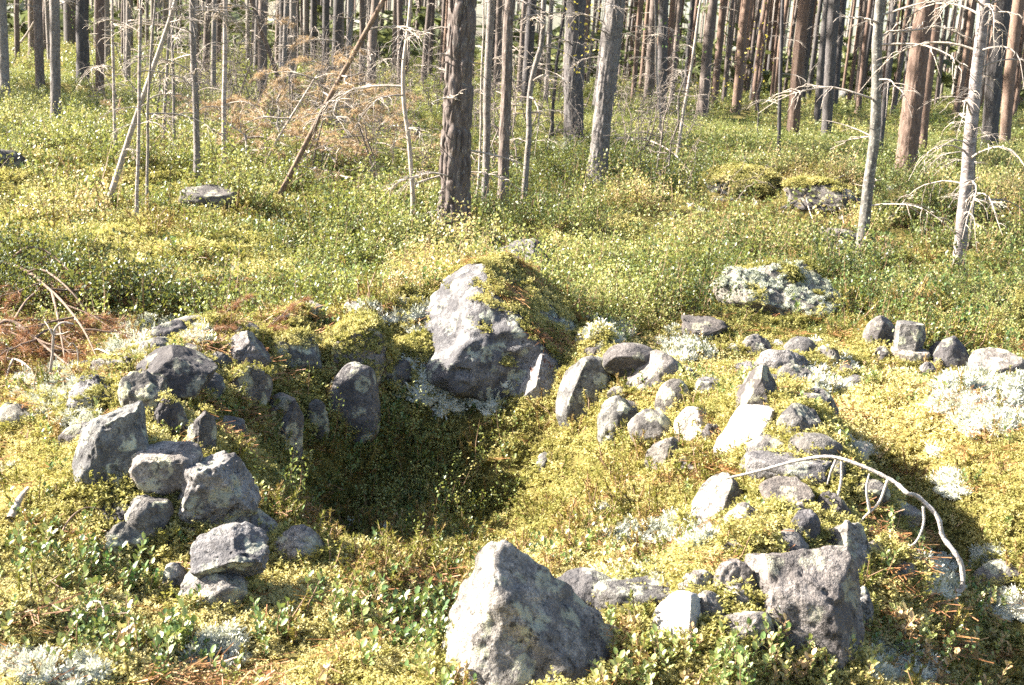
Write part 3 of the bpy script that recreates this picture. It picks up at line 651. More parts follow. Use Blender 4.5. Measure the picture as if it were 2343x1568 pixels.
TREES_XY = []
TREE_PX = []
rsT = np.random.RandomState(7)
def tree(label, base, path, wb, wt, H, mat, bark=0.0, plate=.05, sides=14, rings=40, wob=0.0, crown='big', branches=(), name='pine_tree', cat='pine tree', group=None, sink=.06, cut=False, ydrift=0.0):
    """base and path are frame positions; the trunk stands where its foot meets the ground"""
    P0 = ground_hit(*base); P0[2] -= sink; Yd = P0[1]
    dep = (P0 - CAM) @ fwd
    pts = [P0]
    for k, (u, v) in enumerate(path): pts.append(at_y(u, v, Yd + ydrift * (k + 1)))
    d = pts[-1] - pts[-2]
    if not cut:
        rem = H - (pts[-1][2] - P0[2])
        if rem > .5: d = d / max(d[2], .1); d[0] *= .5; d[1] *= .5; pts.append(pts[-1] + d * rem)
    pts = np.array(pts) - P0
    rb, rt = wb * dep / F / 2, wt * dep / F / 2
    nn = len(path); rad = [rb] + [rb + (rt - rb) * (k + 1) / nn for k in range(nn)]
    if len(pts) > nn + 1: rad.append(rt * .35)
    root = empty(name, P0); tag(root, label, cat, group)
    me, C, R = trunk_mesh(pts, rad, mat, sides, rings, bark, int(base[0]), plate, wob)
    link('trunk', me, root)
    if crown and not cut:
        c = link('crown', rsT.choice(CROWNS if crown == 'big' else SMALLCROWN), root); c.location = C[-1] - [0, 0, (4.2 if crown == 'big' else 2.3)]; c.rotation_euler[2] = rsT.rand() * 6.28
    for (kind, n, z0, z1, l0, l1) in branches:
        for _ in range(n):
            z = rsT.uniform(z0, z1); i = int(np.argmin(abs(C[:, 2] - z)))
            o = link('branch' if kind in (BR_GREEN, BR_DRY) else 'dead_branch', kind[rsT.randint(len(kind))], root)
            a = rsT.rand() * 6.28; o.location = C[i] + np.array([math.cos(a), math.sin(a), 0]) * R[i] * .7
            o.rotation_euler = (rsT.uniform(-.3, .3), rsT.uniform(-.35, .25), a); o.scale = [rsT.uniform(l0, l1)] * 3
    TREES_XY.append((P0[0], P0[1], max(rb, .05)))
    top = path[-1]
    TREE_PX.append((base[0], base[1], top[0], wb))
    return root

tree('thick scaly-barked pine in the middle, right behind the boulders', (1036, 556), [(1044, 300), (1058, 0)], 68, 56, 15, B_PINE, .018, .062, 110, 380, branches=[(BR_STRAIGHT, 4, .7, 2.2, .4, .9), (BR_STUB, 5, .8, 2.4, .12, .25), (BR_TWIG, 3, .3, 1.0, .4, .7)])
tree('slender smooth tree just right of the thick middle pine', (1108, 492), [(1112, 300), (1124, 0)], 16, 17, 8, B_SLIM, crown='small', wob=.03, branches=[(BR_TWIG, 6, .5, 2.4, .3, .6)])
tree('flaky-barked slim pine second right of the thick middle pine', (1150, 502), [(1153, 300), (1168, 0)], 25, 21, 10, B_PINE, .006, .03, 40, 160, wob=.02, branches=[(BR_STRAIGHT, 5, 1.0, 2.6, .3, .6)])
tree('thin pale tree leaning right, third from the thick middle pine', (1200, 494), [(1214, 260), (1242, 0)], 14, 11, 7, B_SLIM, crown='small', wob=.04, branches=[(BR_TWIG, 9, .7, 2.6, .35, .8), (BR_DROOP, 4, 1.0, 2.4, .4, .7)])
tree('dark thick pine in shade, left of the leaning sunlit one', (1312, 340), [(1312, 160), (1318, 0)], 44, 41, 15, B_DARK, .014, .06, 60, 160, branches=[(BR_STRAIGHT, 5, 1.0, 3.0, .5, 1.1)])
tree('sunlit pine leaning right with a kinked trunk, middle right', (1366, 424), [(1376, 280), (1388, 180), (1408, 0)], 43, 37, 15, B_SLIM, .012, .05, 64, 200, branches=[(BR_TWIG, 7, 1.0, 3.0, .4, .9), (BR_STUB, 4, 1.0, 3.0, .15, .25)])
tree('narrow pine with a lit flank right of the leaning sunlit one', (1482, 235), [(1497, 0)], 22, 19, 15, B_PINE, branches=[(BR_STRAIGHT, 4, 1, 5, .5, 1.2)])
tree('dark narrow pine beside the narrow lit one', (1513, 275), [(1518, 0)], 23, 21, 15, B_DARK, .008, .06, 30, 80, branches=[(BR_TWIG, 4, .4, 3, .6, 1.2)])
tree('pale-flanked pine splaying at its foot, right of centre', (1607, 272), [(1617, 120), (1632, 0)], 27, 20, 14, B_PINE, branches=[(BR_STRAIGHT, 4, 1, 4, .5, 1.0)])
tree('straight sunlit pine with a bright left side, right of centre', (1812, 322), [(1824, 150), (1840, 0)], 28, 25, 15, B_ORANGE, .008, .06, 40, 100, branches=[(BR_STRAIGHT, 3, 1, 4, .4, .9)])
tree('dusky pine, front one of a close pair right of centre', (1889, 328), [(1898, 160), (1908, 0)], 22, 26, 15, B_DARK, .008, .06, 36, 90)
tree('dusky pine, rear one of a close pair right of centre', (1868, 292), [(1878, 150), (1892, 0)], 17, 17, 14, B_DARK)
tree('crooked mottled birch with a kink, right side', (1969, 622), [(1975, 480), (1992, 390), (2004, 300), (2006, 150), (2014, 0)], 26, 21, 9, B_MOTTLE, .004, .05, 30, 140, wob=.02, crown='small', branches=[(BR_TWIG, 5, .5, 2.4, .5, 1.0), (BR_STRAIGHT, 5, .6, 2.4, .4, .8)], name='birch_tree', cat='birch tree')
tree('stout red-brown pine on the right, left of the white birch', (2067, 424), [(2082, 280), (2098, 150), (2118, 0)], 47, 40, 15, B_ORANGE, .010, .05, 64, 200, branches=[(BR_GREEN, 1, 1.0, 1.6, .2, .3), (BR_STUB, 4, 1.5, 3, .15, .3)])
tree('thinner pine tight behind the stout red-brown one', (2108, 352), [(2120, 200), (2148, 0)], 20, 24, 14, B_ORANGE)
bir = tree('white sunlit birch with drooping dead branches at the right', (2188, 628), [(2202, 480), (2222, 300), (2236, 150), (2254, 0)], 28, 24, 9, B_BIRCH, .003, .04, 30, 120, wob=.015, crown='small', branches=[(BR_DROOP, 24, .55, 2.5, .4, .85), (BR_TWIG, 9, .3, 1.6, .25, .5)], name='birch_tree', cat='birch tree')
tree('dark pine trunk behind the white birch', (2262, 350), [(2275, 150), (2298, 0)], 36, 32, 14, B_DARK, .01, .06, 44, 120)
tree('red-tinged pine right of the white birch', (2298, 342), [(2306, 200), (2330, 0)], 24, 26, 14, B_ORANGE)
tree('slim leafless sapling standing close to the white birch foot', (2212, 590), [(2225, 420), (2240, 250)], 8, 5, 4, B_SLIM, crown=None, wob=.03, branches=[(BR_TWIG, 3, .5, 1.5, .3, .5)], name='sapling', cat='sapling')
tree('pale sunlit pine near the left edge', (128, 292), [(126, 120), (125, 0)], 22, 21, 13, B_SLIM, .006, .05, 30, 100, branches=[(BR_TWIG, 4, .8, 4, .5, .9)])
tree('grey pine left of the pale sunlit one', (92, 212), [(89, 100), (85, 0)], 20, 20, 14, B_PINE)
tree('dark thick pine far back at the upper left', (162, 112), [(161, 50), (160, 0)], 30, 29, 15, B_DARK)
tree('reddish pine between pale pine and thin poles, upper left', (228, 228), [(229, 120), (230, 0)], 20, 18, 14, B_ORANGE)
tree('straight spotty-barked spruce pole left of centre, thicker one', (450, 416), [(446, 220), (440, 0)], 15, 13, 9, B_SLIM, crown='small', wob=.02, branches=[(BR_DROOP, 16, .5, 3.6, .3, .75), (BR_TWIG, 14, .8, 3.6, .3, .8)], name='spruce_tree', cat='spruce tree')
tree('straight pale spruce pole right of the spotty-barked one', (514, 392), [(512, 200), (516, 0)], 10.5, 10, 8, B_BIRCH, crown='small', wob=.02, branches=[(BR_DROOP, 12, .6, 3.6, .3, .7), (BR_TWIG, 12, .6, 3.4, .3, .7)], name='spruce_tree', cat='spruce tree')
tree('thin pole with snow-white bark, front left cluster', (315, 508), [(316, 300), (320, 0)], 8, 7, 6, B_BIRCH, crown='small', wob=.03, branches=[(BR_DROOP, 9, .7, 2.6, .25, .6), (BR_TWIG, 9, .7, 2.6, .25, .6)], name='spruce_pole', cat='spruce tree')
tree('wavy thin pole just right of the white-barked front pole', (330, 502), [(336, 330), (345, 220), (352, 100)], 7, 5, 5, B_SLIM, crown=None, wob=.03, branches=[(BR_TWIG, 7, .6, 2.2, .3, .7)], name='sapling', cat='sapling')
tree('thin upright pole farthest left of the front cluster', (266, 362), [(262, 200), (256, 20)], 7, 6, 6, B_BIRCH, crown=None, wob=.03, branches=[(BR_DROOP, 6, .8, 3.4, .3, .7), (BR_TWIG, 8, .8, 3.4, .3, .7)], name='sapling', cat='sapling')
tree('slim tilted pole behind the front cluster', (372, 352), [(380, 200), (388, 60)], 8, 6, 6, B_SLIM, crown=None, wob=.02, branches=[(BR_TWIG, 8, .8, 3.0, .4, .9)], name='sapling', cat='sapling')
tree('slim upright pole right of the tilted one', (398, 356), [(396, 180), (394, 0)], 7, 6, 7, B_SLIM, crown='small', wob=.02, branches=[(BR_DROOP, 8, .8, 3.4, .3, .7), (BR_TWIG, 8, .8, 3.4, .3, .7), (BR_GREEN, 3, 1.8, 3.2, .4, .6)], name='sapling', cat='sapling')
tree('leaning dead pole crossing the front left cluster', (236, 482), [(300, 300), (405, 0)], 15, 10, 6, M_DEADW, crown=None, sides=14, branches=[(BR_TWIG, 6, .4, 2.0, .3, .6)], name='leaning_pole', cat='dead tree')
tree('long brown dead pole leaning right toward the thick pine', (628, 455), [(750, 230), (872, 10), (905, -50)], 13, 12, 6, M_DEADB, crown=None, sides=14, branches=[(BR_DRY, 6, .3, 1.6, .4, .8), (BR_TWIG, 5, .3, 2.2, .4, .9)], name='leaning_pole', cat='dead tree', cut=True)
tree('brown dead pole leaning left above the dry branches', (668, 265), [(640, 190), (575, 0), (560, -40)], 11, 11, 6, M_DEADB, crown=None, branches=[(BR_DRY, 6, .4, 2.2, .5, 1.0), (BR_DROOP, 6, .8, 3.2, .8, 1.6)], name='leaning_pole', cat='dead tree', cut=True)
tree('short thin pole leaning right below the dry branches', (585, 400), [(640, 310), (720, 180)], 8, 5, 4, M_DEADW, crown=None, branches=[(BR_DRY, 6, .3, 1.4, .4, .8)], name='leaning_pole', cat='dead tree', cut=True)
tree('wavy grey sapling left of the thick middle pine', (945, 535), [(940, 400), (926, 260), (922, 160), (938, 60), (944, -30)], 11, 7, 5, M_DEADW, crown=None, wob=.02, rings=70, branches=[(BR_TWIG, 9, .3, 2.2, .4, .9)], name='sapling', cat='sapling')
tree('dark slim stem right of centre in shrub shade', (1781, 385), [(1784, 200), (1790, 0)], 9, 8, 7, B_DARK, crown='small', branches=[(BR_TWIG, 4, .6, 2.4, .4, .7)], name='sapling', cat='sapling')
tree('thin twiggy sapling right of the leaning sunlit pine', (1512, 330), [(1506, 240), (1498, 140)], 7, 5, 3, M_DEADW, crown=None, wob=.05, branches=[(BR_TWIG, 9, .5, 2.2, .4, .8)], name='sapling', cat='sapling')
tree('dead slanting stem left of the pale-flanked pine', (1548, 365), [(1568, 240), (1590, 100)], 8, 6, 4, M_DEADW, crown=None, wob=.03, branches=[(BR_TWIG, 5, .4, 1.8, .4, .7)], name='sapling', cat='sapling')
tree('thin grey upright stem behind the thick middle pine', (1090, 478), [(1094, 300), (1100, 100)], 6, 4, 4, M_DEADW, crown=None, wob=.03, branches=[(BR_TWIG, 5, .3, 2.0, .3, .5)], name='sapling', cat='sapling')
tree('yellow-leaved birch sapling between the middle pines', (1262, 330), [(1268, 180), (1290, 20)], 8, 6, 5, B_DARK, crown=None, wob=.03, branches=[(BR_TWIG, 9, .8, 4, .5, 1.1)], name='sapling', cat='sapling')
tree('lit pine in the left middle distance behind dry branches', (795, 255), [(797, 120), (800, 0)], 13, 12, 12, B_SLIM, branches=[(BR_TWIG, 3, 1, 5, .6, 1.0)])
tree('far lit pine with a dark twin, left of the leaning pole', (700, 148), [(700, 60), (700, 0)], 14, 14, 15, B_SLIM)
tree('dark twin right of the far lit pine', (716, 152), [(717, 60), (717, 0)], 13, 13, 15, B_DARK)
tree('dark pine pair member behind the dry branches, thicker', (768, 205), [(770, 100), (774, 0)], 22, 20, 15, B_DARK)
tree('dark pine behind the dry branches, left member', (745, 195), [(745, 100), (746, 0)], 17, 16, 15, B_DARK)
tree('grey pine left of the wavy sapling, far', (915, 195), [(916, 100), (914, 0)], 15, 13, 15, B_PINE)
tree('dark leaning stem in front of the stout red-brown pine', (2010, 355), [(2022, 250), (2040, 100), (2044, 0)], 14, 14, 10, B_DARK, crown='small', branches=[(BR_TWIG, 5, .8, 3, .5, 1.0)], name='sapling', cat='sapling')

# --- the stand behind: individual pines by the hundred
def variant_trunks():
    out = []
    for k, (m, r) in enumerate([(B_PINE, .12), (B_ORANGE, .12), (B_DARK, .14), (B_ORANGE, .10), (B_SLIM, .09), (B_PINE, .15)]):
        rs = np.random.RandomState(k + 300)
        p = [[0, 0, 0]]
        for z in (3, 7, 11, 15): p.append([p[-1][0] + rs.normal() * .06, p[-1][1] + rs.normal() * .06, z])
        me, C, R = trunk_mesh(p, [r, r * .88, r * .75, r * .6, r * .2], m, 10, 14, 0, k, wob=.03); out.append((me, C[-1]))
    return out
VT = variant_trunks()
ZONE = ['at the upper left', 'behind the middle pines', 'at the upper right']
LOOK = ['grey-barked', 'red-brown', 'dark-barked', 'slender red-brown', 'slim pale', 'stout grey']
DEEP = ['first row of the stand', 'mid depth of the stand', 'far depth of the stand']
rsF = np.random.RandomState(11)
far_n, tries = 0, 0
while far_n < 252 and tries < 40000:
    tries += 1
    y = 17 + 60 * rsF.rand() ** .85; u = rsF.uniform(-120, 2460)
    right = sstep(1350, 1700, u)
    if rsF.rand() > .42 + .58 * right: continue
    d = ray(u, 200); x = d[0] / d[1] * y
    if min(math.hypot(x - a, y - b_) for a, b_, _ in TREES_XY) < (1.0 if right > .5 else 1.3): continue
    z = float(terrain(x, y)) - .06
    vfoot = project(np.array([[x, y, z]]))[1][0]
    if vfoot > 270: continue
    if any(abs(u - tx) < 22 and vfoot > tv for tx, tv, _, w_ in TREE_PX if w_ > 12): continue
    zi = 0 if u < 880 else (1 if u < 1430 else 2)
    ks = [0, 2, 4, 5, 0, 4] if zi == 0 else ([0, 1, 2, 4, 5, 0] if zi == 1 else [1, 3, 1, 3, 2, 0])
    k = ks[rsF.randint(6)]; s = rsF.uniform(.65, 1.15)
    root = empty('pine_tree', (x, y, z), rsF.rand() * 6.28); lab = '%s pine in the %s %s' % (LOOK[k], DEEP[0 if y < 30 else (1 if y < 48 else 2)], ZONE[zi]); tag(root, lab, 'pine tree', lab.replace(' pine ', ' pines '))
    root.rotation_euler[0] = rsF.normal() * .012; root.rotation_euler[1] = rsF.normal() * .012
    t = link('trunk', VT[k][0], root); t.scale = (s, s, rsF.uniform(.9, 1.05))
    c = link('crown', SMALLCROWN[rsF.randint(3)], root); c.location = VT[k][1] * np.array([s, s, .95]) - [0, 0, 3.6]; c.rotation_euler[2] = rsF.rand() * 6.28; c.scale = (1.9, 1.9, 1.6)
    if y < 50:
        for _ in range(4 if zi < 2 else 2):
            bsrc = [BR_DROOP, BR_TWIG, BR_STRAIGHT][rsF.randint(3)]
            o = link('dead_branch', bsrc[rsF.randint(4)], root); o.location = (0, 0, rsF.uniform(.8, 4.5)); o.rotation_euler = (0, rsF.uniform(-.3, .2), rsF.rand() * 6.28); o.scale = [rsF.uniform(.7, 1.5)] * 3
    TREES_XY.append((x, y, .12)); far_n += 1
# --- everything beyond reads as one mass of trunks
def far_mass():
    b = MB(); rs = np.random.RandomState(5)
    for _ in range(750):
        y = rs.uniform(70, 190); x = rs.uniform(-.6, .6) * y; z = float(terrain(x, y)); r = rs.uniform(.06, .14); l = rs.normal(size=2) * .15
        b.tube([[x, y, z - .2], [x + l[0] * .5, y, z + 6], [x + l[0], y + l[1], z + 13]], [r, r * .85, r * .5], 6, m=int(rs.rand() < (.2 + .3 * (x / y > .05))), cap=False)
    o = link('far_forest', b.build('far_forest', [B_SLIM, B_ORANGE])); tag(o, 'far mass of pine trunks closing the view', 'forest', kind='stuff')
    b = MB(); 
    for _ in range(4500):                                # undergrowth and boughs of the far wood
        y = rs.uniform(60, 190); x = rs.uniform(-.6, .6) * y; z = float(0) + .5 + abs(rs.normal()) * 1.6 if rs.rand() < .6 else rs.uniform(7, 14)
        m = 7; c = np.array([x, y, z]); d = rs.normal(size=(m, 3)) * [.9, .9, .5]; s = rs.normal(size=(m, 3)) * .16
        b.add(np.stack([c + s, c + d, c - s], 1).reshape(-1, 3), tris=np.arange(3 * m).reshape(-1, 3))
    o = link('far_boughs', b.build('far_boughs', [M_FARB], False)); tag(o, 'boughs and young growth among the far trunks', 'foliage', kind='stuff')
far_mass()
def shade_pines():
    """unseen pines added beyond the left edge; their crowns shade the middle distance"""
    rs = np.random.RandomState(8); b = MB(); k = 0
    src = []
    for me in CROWNS:
        co = np.zeros(len(me.vertices) * 3); me.vertices.foreach_get('co', co); ls = np.zeros(len(me.polygons), np.int32); lt_ = ls.copy(); vi = np.zeros(len(me.loops), np.int32); me.polygons.foreach_get('loop_start', ls); me.polygons.foreach_get('loop_total', lt_); me.loops.foreach_get('vertex_index', vi); src.append((co.reshape(-1, 3), vi[ls[lt_ == 4][:, None] + np.arange(4)], vi[ls[lt_ == 3][:, None] + np.arange(3)]))
    while k < 22:
        x = -rs.uniform(9, 34); y0 = rs.uniform(14, 27); y = y0 + .14 * abs(x)
        if abs(x) < .46 * y + 1.5: continue
        z = float(terrain(x, y)); r = rs.uniform(.1, .16); H = rs.uniform(11, 15)
        b.tube([[x, y, z - .1], [x + .1, y, z + H * .5], [x, y, z + H]], [r, r * .8, r * .35], 8, m=1)
        V, Fq, Ft = src[k % 4]; s = rs.uniform(1.1, 1.6); a = rs.rand() * 6.28; ca, sa = math.cos(a), math.sin(a); W = np.stack([(V[:, 0] * ca - V[:, 1] * sa) * s + x, (V[:, 0] * sa + V[:, 1] * ca) * s + y, V[:, 2] * s + z + H - 4.3], -1)
        b.add(W, quads=Fq, tris=Ft); k += 1
    o = link('side_forest', b.build('side_forest', [M_CROWN, B_ORANGE], False)); tag(o, 'unseen pines added at the left to shade the middle distance', 'forest', kind='stuff')
shade_pines()

# ------------------------------------------------------------------ ground cover (instanced masses)
def src_collection(name, meshes):
    c = bpy.data.collections.new(name)
    for i, me in enumerate(meshes):
        o = bpy.data.objects.new('%s_%02d' % (name, i), me); c.objects.link(o)
    return c
def scatter(name, label, cat, coll, nvar, pts, rot, scl, tint, seed=0):
    n = len(pts); me = bpy.data.meshes.new(name); me.vertices.add(n); me.vertices.foreach_set('co', np.asarray(pts, np.float32).ravel())
    rs = np.random.RandomState(seed)
    for nm, typ, arr in (('rot', 'FLOAT_VECTOR', rot), ('scl', 'FLOAT', scl), ('tint', 'FLOAT', tint), ('var', 'INT', rs.randint(0, nvar, n))):
        a = me.attributes.new(nm, typ, 'POINT'); arr = np.asarray(arr, np.int32 if typ == 'INT' else np.float32).ravel()
        a.data.foreach_set('vector' if typ == 'FLOAT_VECTOR' else 'value', arr)
    o = link(name, me); tag(o, label, cat, kind='stuff')
    g = bpy.data.node_groups.new(name, 'GeometryNodeTree')
    g.interface.new_socket('Geometry', in_out='INPUT', socket_type='NodeSocketGeometry'); g.interface.new_socket('Geometry', in_out='OUTPUT', socket_type='NodeSocketGeometry')
    gi, go = g.nodes.new('NodeGroupInput'), g.nodes.new('NodeGroupOutput')
    ci = g.nodes.new('GeometryNodeCollectionInfo'); ci.inputs['Collection'].default_value = coll; ci.inputs['Separate Children'].default_value = True; ci.inputs['Reset Children'].default_value = True
    io = g.nodes.new('GeometryNodeInstanceOnPoints'); io.inputs['Pick Instance'].default_value = True
    def na(nm, typ):
        k = g.nodes.new('GeometryNodeInputNamedAttribute'); k.data_type = typ; k.inputs[0].default_value = nm; return k.outputs[0]
    L = g.links.new
    L(gi.outputs[0], io.inputs['Points']); L(ci.outputs[0], io.inputs['Instance']); L(na('var', 'INT'), io.inputs['Instance Index'])
    L(na('rot', 'FLOAT_VECTOR'), io.inputs['Rotation']); L(na('scl', 'FLOAT'), io.inputs['Scale']); L(io.outputs[0], go.inputs[0])
    md = o.modifiers.new('scatter', 'NODES'); md.node_group = g
    return o

def leafset(b, O, Dr, Wd, L, rs, m=0, fold=.25):
    """oval leaves: origins O, directions Dr, side vectors Wd (unit), lengths L"""
    n = len(O); N = np.cross(Dr, Wd); L = L[:, None]
    pts = [O, O + Dr * L * .35 + Wd * L * .27 + N * L * .06, O + Dr * L * .75 + Wd * L * .24 + N * L * .05, O + Dr * L, O + Dr * L * .75 - Wd * L * .24 + N * L * .05, O + Dr * L * .35 - Wd * L * .27 + N * L * .06]
    V = np.stack(pts, 1).reshape(-1, 3); k = np.arange(n)[:, None] * 6
    b.add(V, quads=np.concatenate([k + [0, 1, 2, 3], k + [0, 3, 4, 5]]), m=m)

def moss_tuft(seed, nsp, R, h):
    """feather-moss sprigs: little stars of leaflets at uneven heights"""
    rs = np.random.RandomState(seed); b = MB(); m = 8; n = nsp * m
    r = R * np.sqrt(rs.rand(nsp)); a = rs.rand(nsp) * 6.28; top = h * rs.uniform(.35, 1.15, nsp) - .3 * h * (r / R) ** 2
    lean = rs.normal(size=(nsp, 2)) * .35
    f = np.tile(np.linspace(.35, 1.0, m), nsp)[:, None]; C = np.repeat(np.stack([r * np.cos(a), r * np.sin(a), top], -1), m, 0); C[:, :2] += np.repeat(lean, m, 0) * h * f; C[:, 2] *= f[:, 0]
    th = rs.rand(n) * 6.28; D = np.stack([np.cos(th), np.sin(th), rs.uniform(-.1, .9, n)], -1); D /= np.linalg.norm(D, axis=1)[:, None]
    W = np.cross(D, rs.normal(size=(n, 3)) * .5 + [0, 0, 1]); W /= np.linalg.norm(W, axis=1)[:, None]
    L = (h * rs.uniform(.28, .55, n) * (1.25 - .6 * f[:, 0]))[:, None]; wd = L * .24
    V = np.stack([C, C + D * L * .5 + W * wd, C + D * L, C + D * L * .5 - W * wd], 1).reshape(-1, 3)
    b.add(V, quads=np.arange(4 * n).reshape(-1, 4)); return b.build('moss_tuft', [M_MOSS], False)
C_MOSS = src_collection('moss_src', [moss_tuft(i, 15, .034, .027) for i in range(8)])

def shrub(seed, nst, h, R, lpst, ll, mat=None):
    rs = np.random.RandomState(seed); b = MB(); O, D = [], []
    for _ in range(nst):
        a = rs.rand() * 6.28; r = R * math.sqrt(rs.rand()) * .6; p0 = np.array([r * math.cos(a), r * math.sin(a), -.02]); lean = np.array([math.cos(a) * .35, math.sin(a) * .35, 1]) + rs.normal(size=3) * .22
        hh = h * rs.uniform(.55, 1.15); p1 = p0 + lean * hh * .5; p2 = p0 + lean * hh + rs.normal(size=3) * hh * .08
        w = .0016; s = np.array([math.sin(a), -math.cos(a), 0]) * w
        b.add([p0 - s, p0 + s, p1 + s, p1 - s, p2], quads=[[0, 1, 2, 3]], tris=[[3, 2, 4]], m=1)
        f = rs.uniform(.3, 1.0, lpst)[:, None]; o = p0 + (p2 - p0) * f + rs.normal(size=(lpst, 3)) * h * .07
        d = rs.normal(size=(lpst, 3)) + [0, 0, .45]; O.append(o); D.append(d)
    O = np.concatenate(O); D = np.concatenate(D); D /= np.linalg.norm(D, axis=1)[:, None]; n = len(O)
    W = np.cross(D, rs.normal(size=(n, 3)) * .6 + [0, 0, 1]); W /= np.linalg.norm(W, axis=1)[:, None] + 1e-9
    leafset(b, O, D, W, ll * rs.uniform(.6, 1.25, n), rs)
    return b.build('shrub', [mat or M_SHRUB, M_STEM], False)
C_SHRUB = src_collection('shrub_src', [shrub(40 + i, 11, .19, .12, 22, .0145) for i in range(6)])
C_SHRUBF = src_collection('shrubfar_src', [shrub(60 + i, 13, .24, .30, 18, .03) for i in range(5)])

def lingon(seed, nst, h):
    rs = np.random.RandomState(seed); b = MB(); O, D, W = [], [], []
    for _ in range(nst):
        a = rs.rand() * 6.28; p0 = np.array([math.cos(a), math.sin(a), 0]) * .02 * rs.rand() - [0, 0, .02]; hh = h * rs.uniform(.6, 1.2)
        lean = np.array([rs.normal() * .22, rs.normal() * .22, 1]); p1 = p0 + lean * hh
        b.tube([p0, (p0 + p1) / 2 + rs.normal(size=3) * .004, p1], [.0013, .0011, .0007], 4, m=1)
        n = rs.randint(9, 15)
        for k in range(n):
            f = .3 + .7 * k / (n - 1); az = k * 2.4 + a; el = .25 + .7 * f
            d = np.array([math.cos(az) * math.cos(el), math.sin(az) * math.cos(el), math.sin(el)]); O.append(p0 + (p1 - p0) * f); D.append(d); W.append(np.array([-math.sin(az), math.cos(az), 0]))
    leafset(b, np.array(O), np.array(D), np.array(W), .0155 * rs.uniform(.7, 1.2, len(O)), rs)
    return b.build('lingonberry', [M_LING, M_STEM], True)
C_LING = src_collection('lingon_src', [lingon(80 + i, 3, .075) for i in range(5)])

def lichen_puff(seed, R):
    rs = np.random.RandomState(seed); b = MB(); V, T, E = ICO[3]
    amp = 1 + .22 * fbm(V[:, 0] * 3 + seed, V[:, 1] * 3, V[:, 2] * 3, 2, seed); keep = V * (amp * R * .72)[:, None] * [1, 1, .62]
    b.add(keep, tris=T)
    n = 170; d = rs.normal(size=(n, 3)); d[:, 2] = abs(d[:, 2]); d /= np.linalg.norm(d, axis=1)[:, None]
    o = d * R * .66 * [1, 1, .62]; s = np.cross(d, rs.normal(size=(n, 3))); s /= np.linalg.norm(s, axis=1)[:, None]; l = R * rs.uniform(.18, .42, (n, 1))
    dd = d + rs.normal(size=(n, 3)) * .5
    b.add(np.stack([o - s * R * .045, o + dd * l + s * R * .05, o + dd * l * 1.1 - s * R * .1, ], 1).reshape(-1, 3), tris=np.arange(3 * n).reshape(-1, 3))
    return b.build('lichen', [M_LICH], False)
C_LICH = src_collection('lichen_src', [lichen_puff(i, .03) for i in range(5)])

def litter(seed, n, R, L):
    rs = np.random.RandomState(seed); b = MB(); O = np.stack([rs.normal(size=n) * R * .5, rs.normal(size=n) * R * .5, rs.uniform(.002, .014, n)], -1)
    a = rs.rand(n) * 6.28; d = np.stack([np.cos(a), np.sin(a), rs.normal(size=n) * .18], -1); s = np.stack([-np.sin(a), np.cos(a), np.zeros(n)], -1) * .0011; l = (L * rs.uniform(.5, 1.1, n))[:, None]
    b.add(np.stack([O - s, O + s, O + d * l + s * .6 + [0, 0, .002], O + d * l - s * .6], 1).reshape(-1, 3), quads=np.arange(4 * n).reshape(-1, 4)); return b.build('litter', [M_NEED], False)
C_LITTER = src_collection('litter_src', [litter(i, 26, .05, .055) for i in range(5)])

def crowberry(seed, nst, h):
    rs = np.random.RandomState(seed); b = MB()
    for _ in range(nst):
        a = rs.rand() * 6.28; lean = np.array([rs.normal() * .3, rs.normal() * .3, 1]); lean /= np.linalg.norm(lean); hh = h * rs.uniform(.6, 1.25)
        p0 = np.array([math.cos(a), math.sin(a), 0]) * .03 * rs.rand() - [0, 0, .02]; p1 = p0 + lean * hh + [rs.normal() * .01, rs.normal() * .01, 0]
        b.tube([p0, (p0 + p1) / 2 + rs.normal(size=3) * .004, p1], [.0016, .0013, .0008], 4, m=1)
        n = 46; f = rs.uniform(.3, 1.02, (n, 1)); o = p0 + (p1 - p0) * f; d = rs.normal(size=(n, 3)) + lean * .9; d /= np.linalg.norm(d, axis=1)[:, None]
        s = np.cross(d, rs.normal(size=(n, 3))); s /= np.linalg.norm(s, axis=1)[:, None]
        b.add(np.stack([o - s * .0017, o + s * .0017, o + d * .0105], 1).reshape(-1, 3), tris=np.arange(3 * n).reshape(-1, 3))
    return b.build('crowberry', [M_CROW, M_STEM], False)
C_CROW = src_collection('crow_src', [crowberry(i, 5, .075) for i in range(5)])

rsV = np.random.RandomState(99)
def fan(y0, y1, pitch, margin=1.12):
    """jittered points over the ground between two distances, as wide as the view and a bit more"""
    ys = np.arange(y0, y1, pitch); out = []
    for yy in ys:
        hw = (.45 * yy + .75) * margin; xs = np.arange(-hw, hw, pitch); out.append(np.stack([xs, np.full(len(xs), yy)], -1))
    p = np.concatenate(out); p += rsV.uniform(-.55, .55, p.shape) * pitch
    return p
def clear_of(p, z, grow=1.0, dz=.0):
    ok = np.ones(len(p), bool)
    for c, hd, yaw in STONES:
        dx, dy = p[:, 0] - c[0], p[:, 1] - c[1]; near = (abs(dx) < 1.5 * max(hd[0], hd[1])) & (abs(dy) < 1.5 * max(hd[0], hd[1]))
        if not near.any(): continue
        cy, sy = math.cos(-yaw), math.sin(-yaw); lx = dx * cy - dy * sy; ly = dx * sy + dy * cy; lz = z + dz - c[2]
        ok &= ~(near & ((lx / (hd[0] * grow)) ** 2 + (ly / (hd[1] * grow)) ** 2 + (lz / (hd[2] * grow)) ** 2 < 1))
    for x, y, r in TREES_XY:
        ok &= np.hypot(p[:, 0] - x, p[:, 1] - y) > r * .9
    return ok
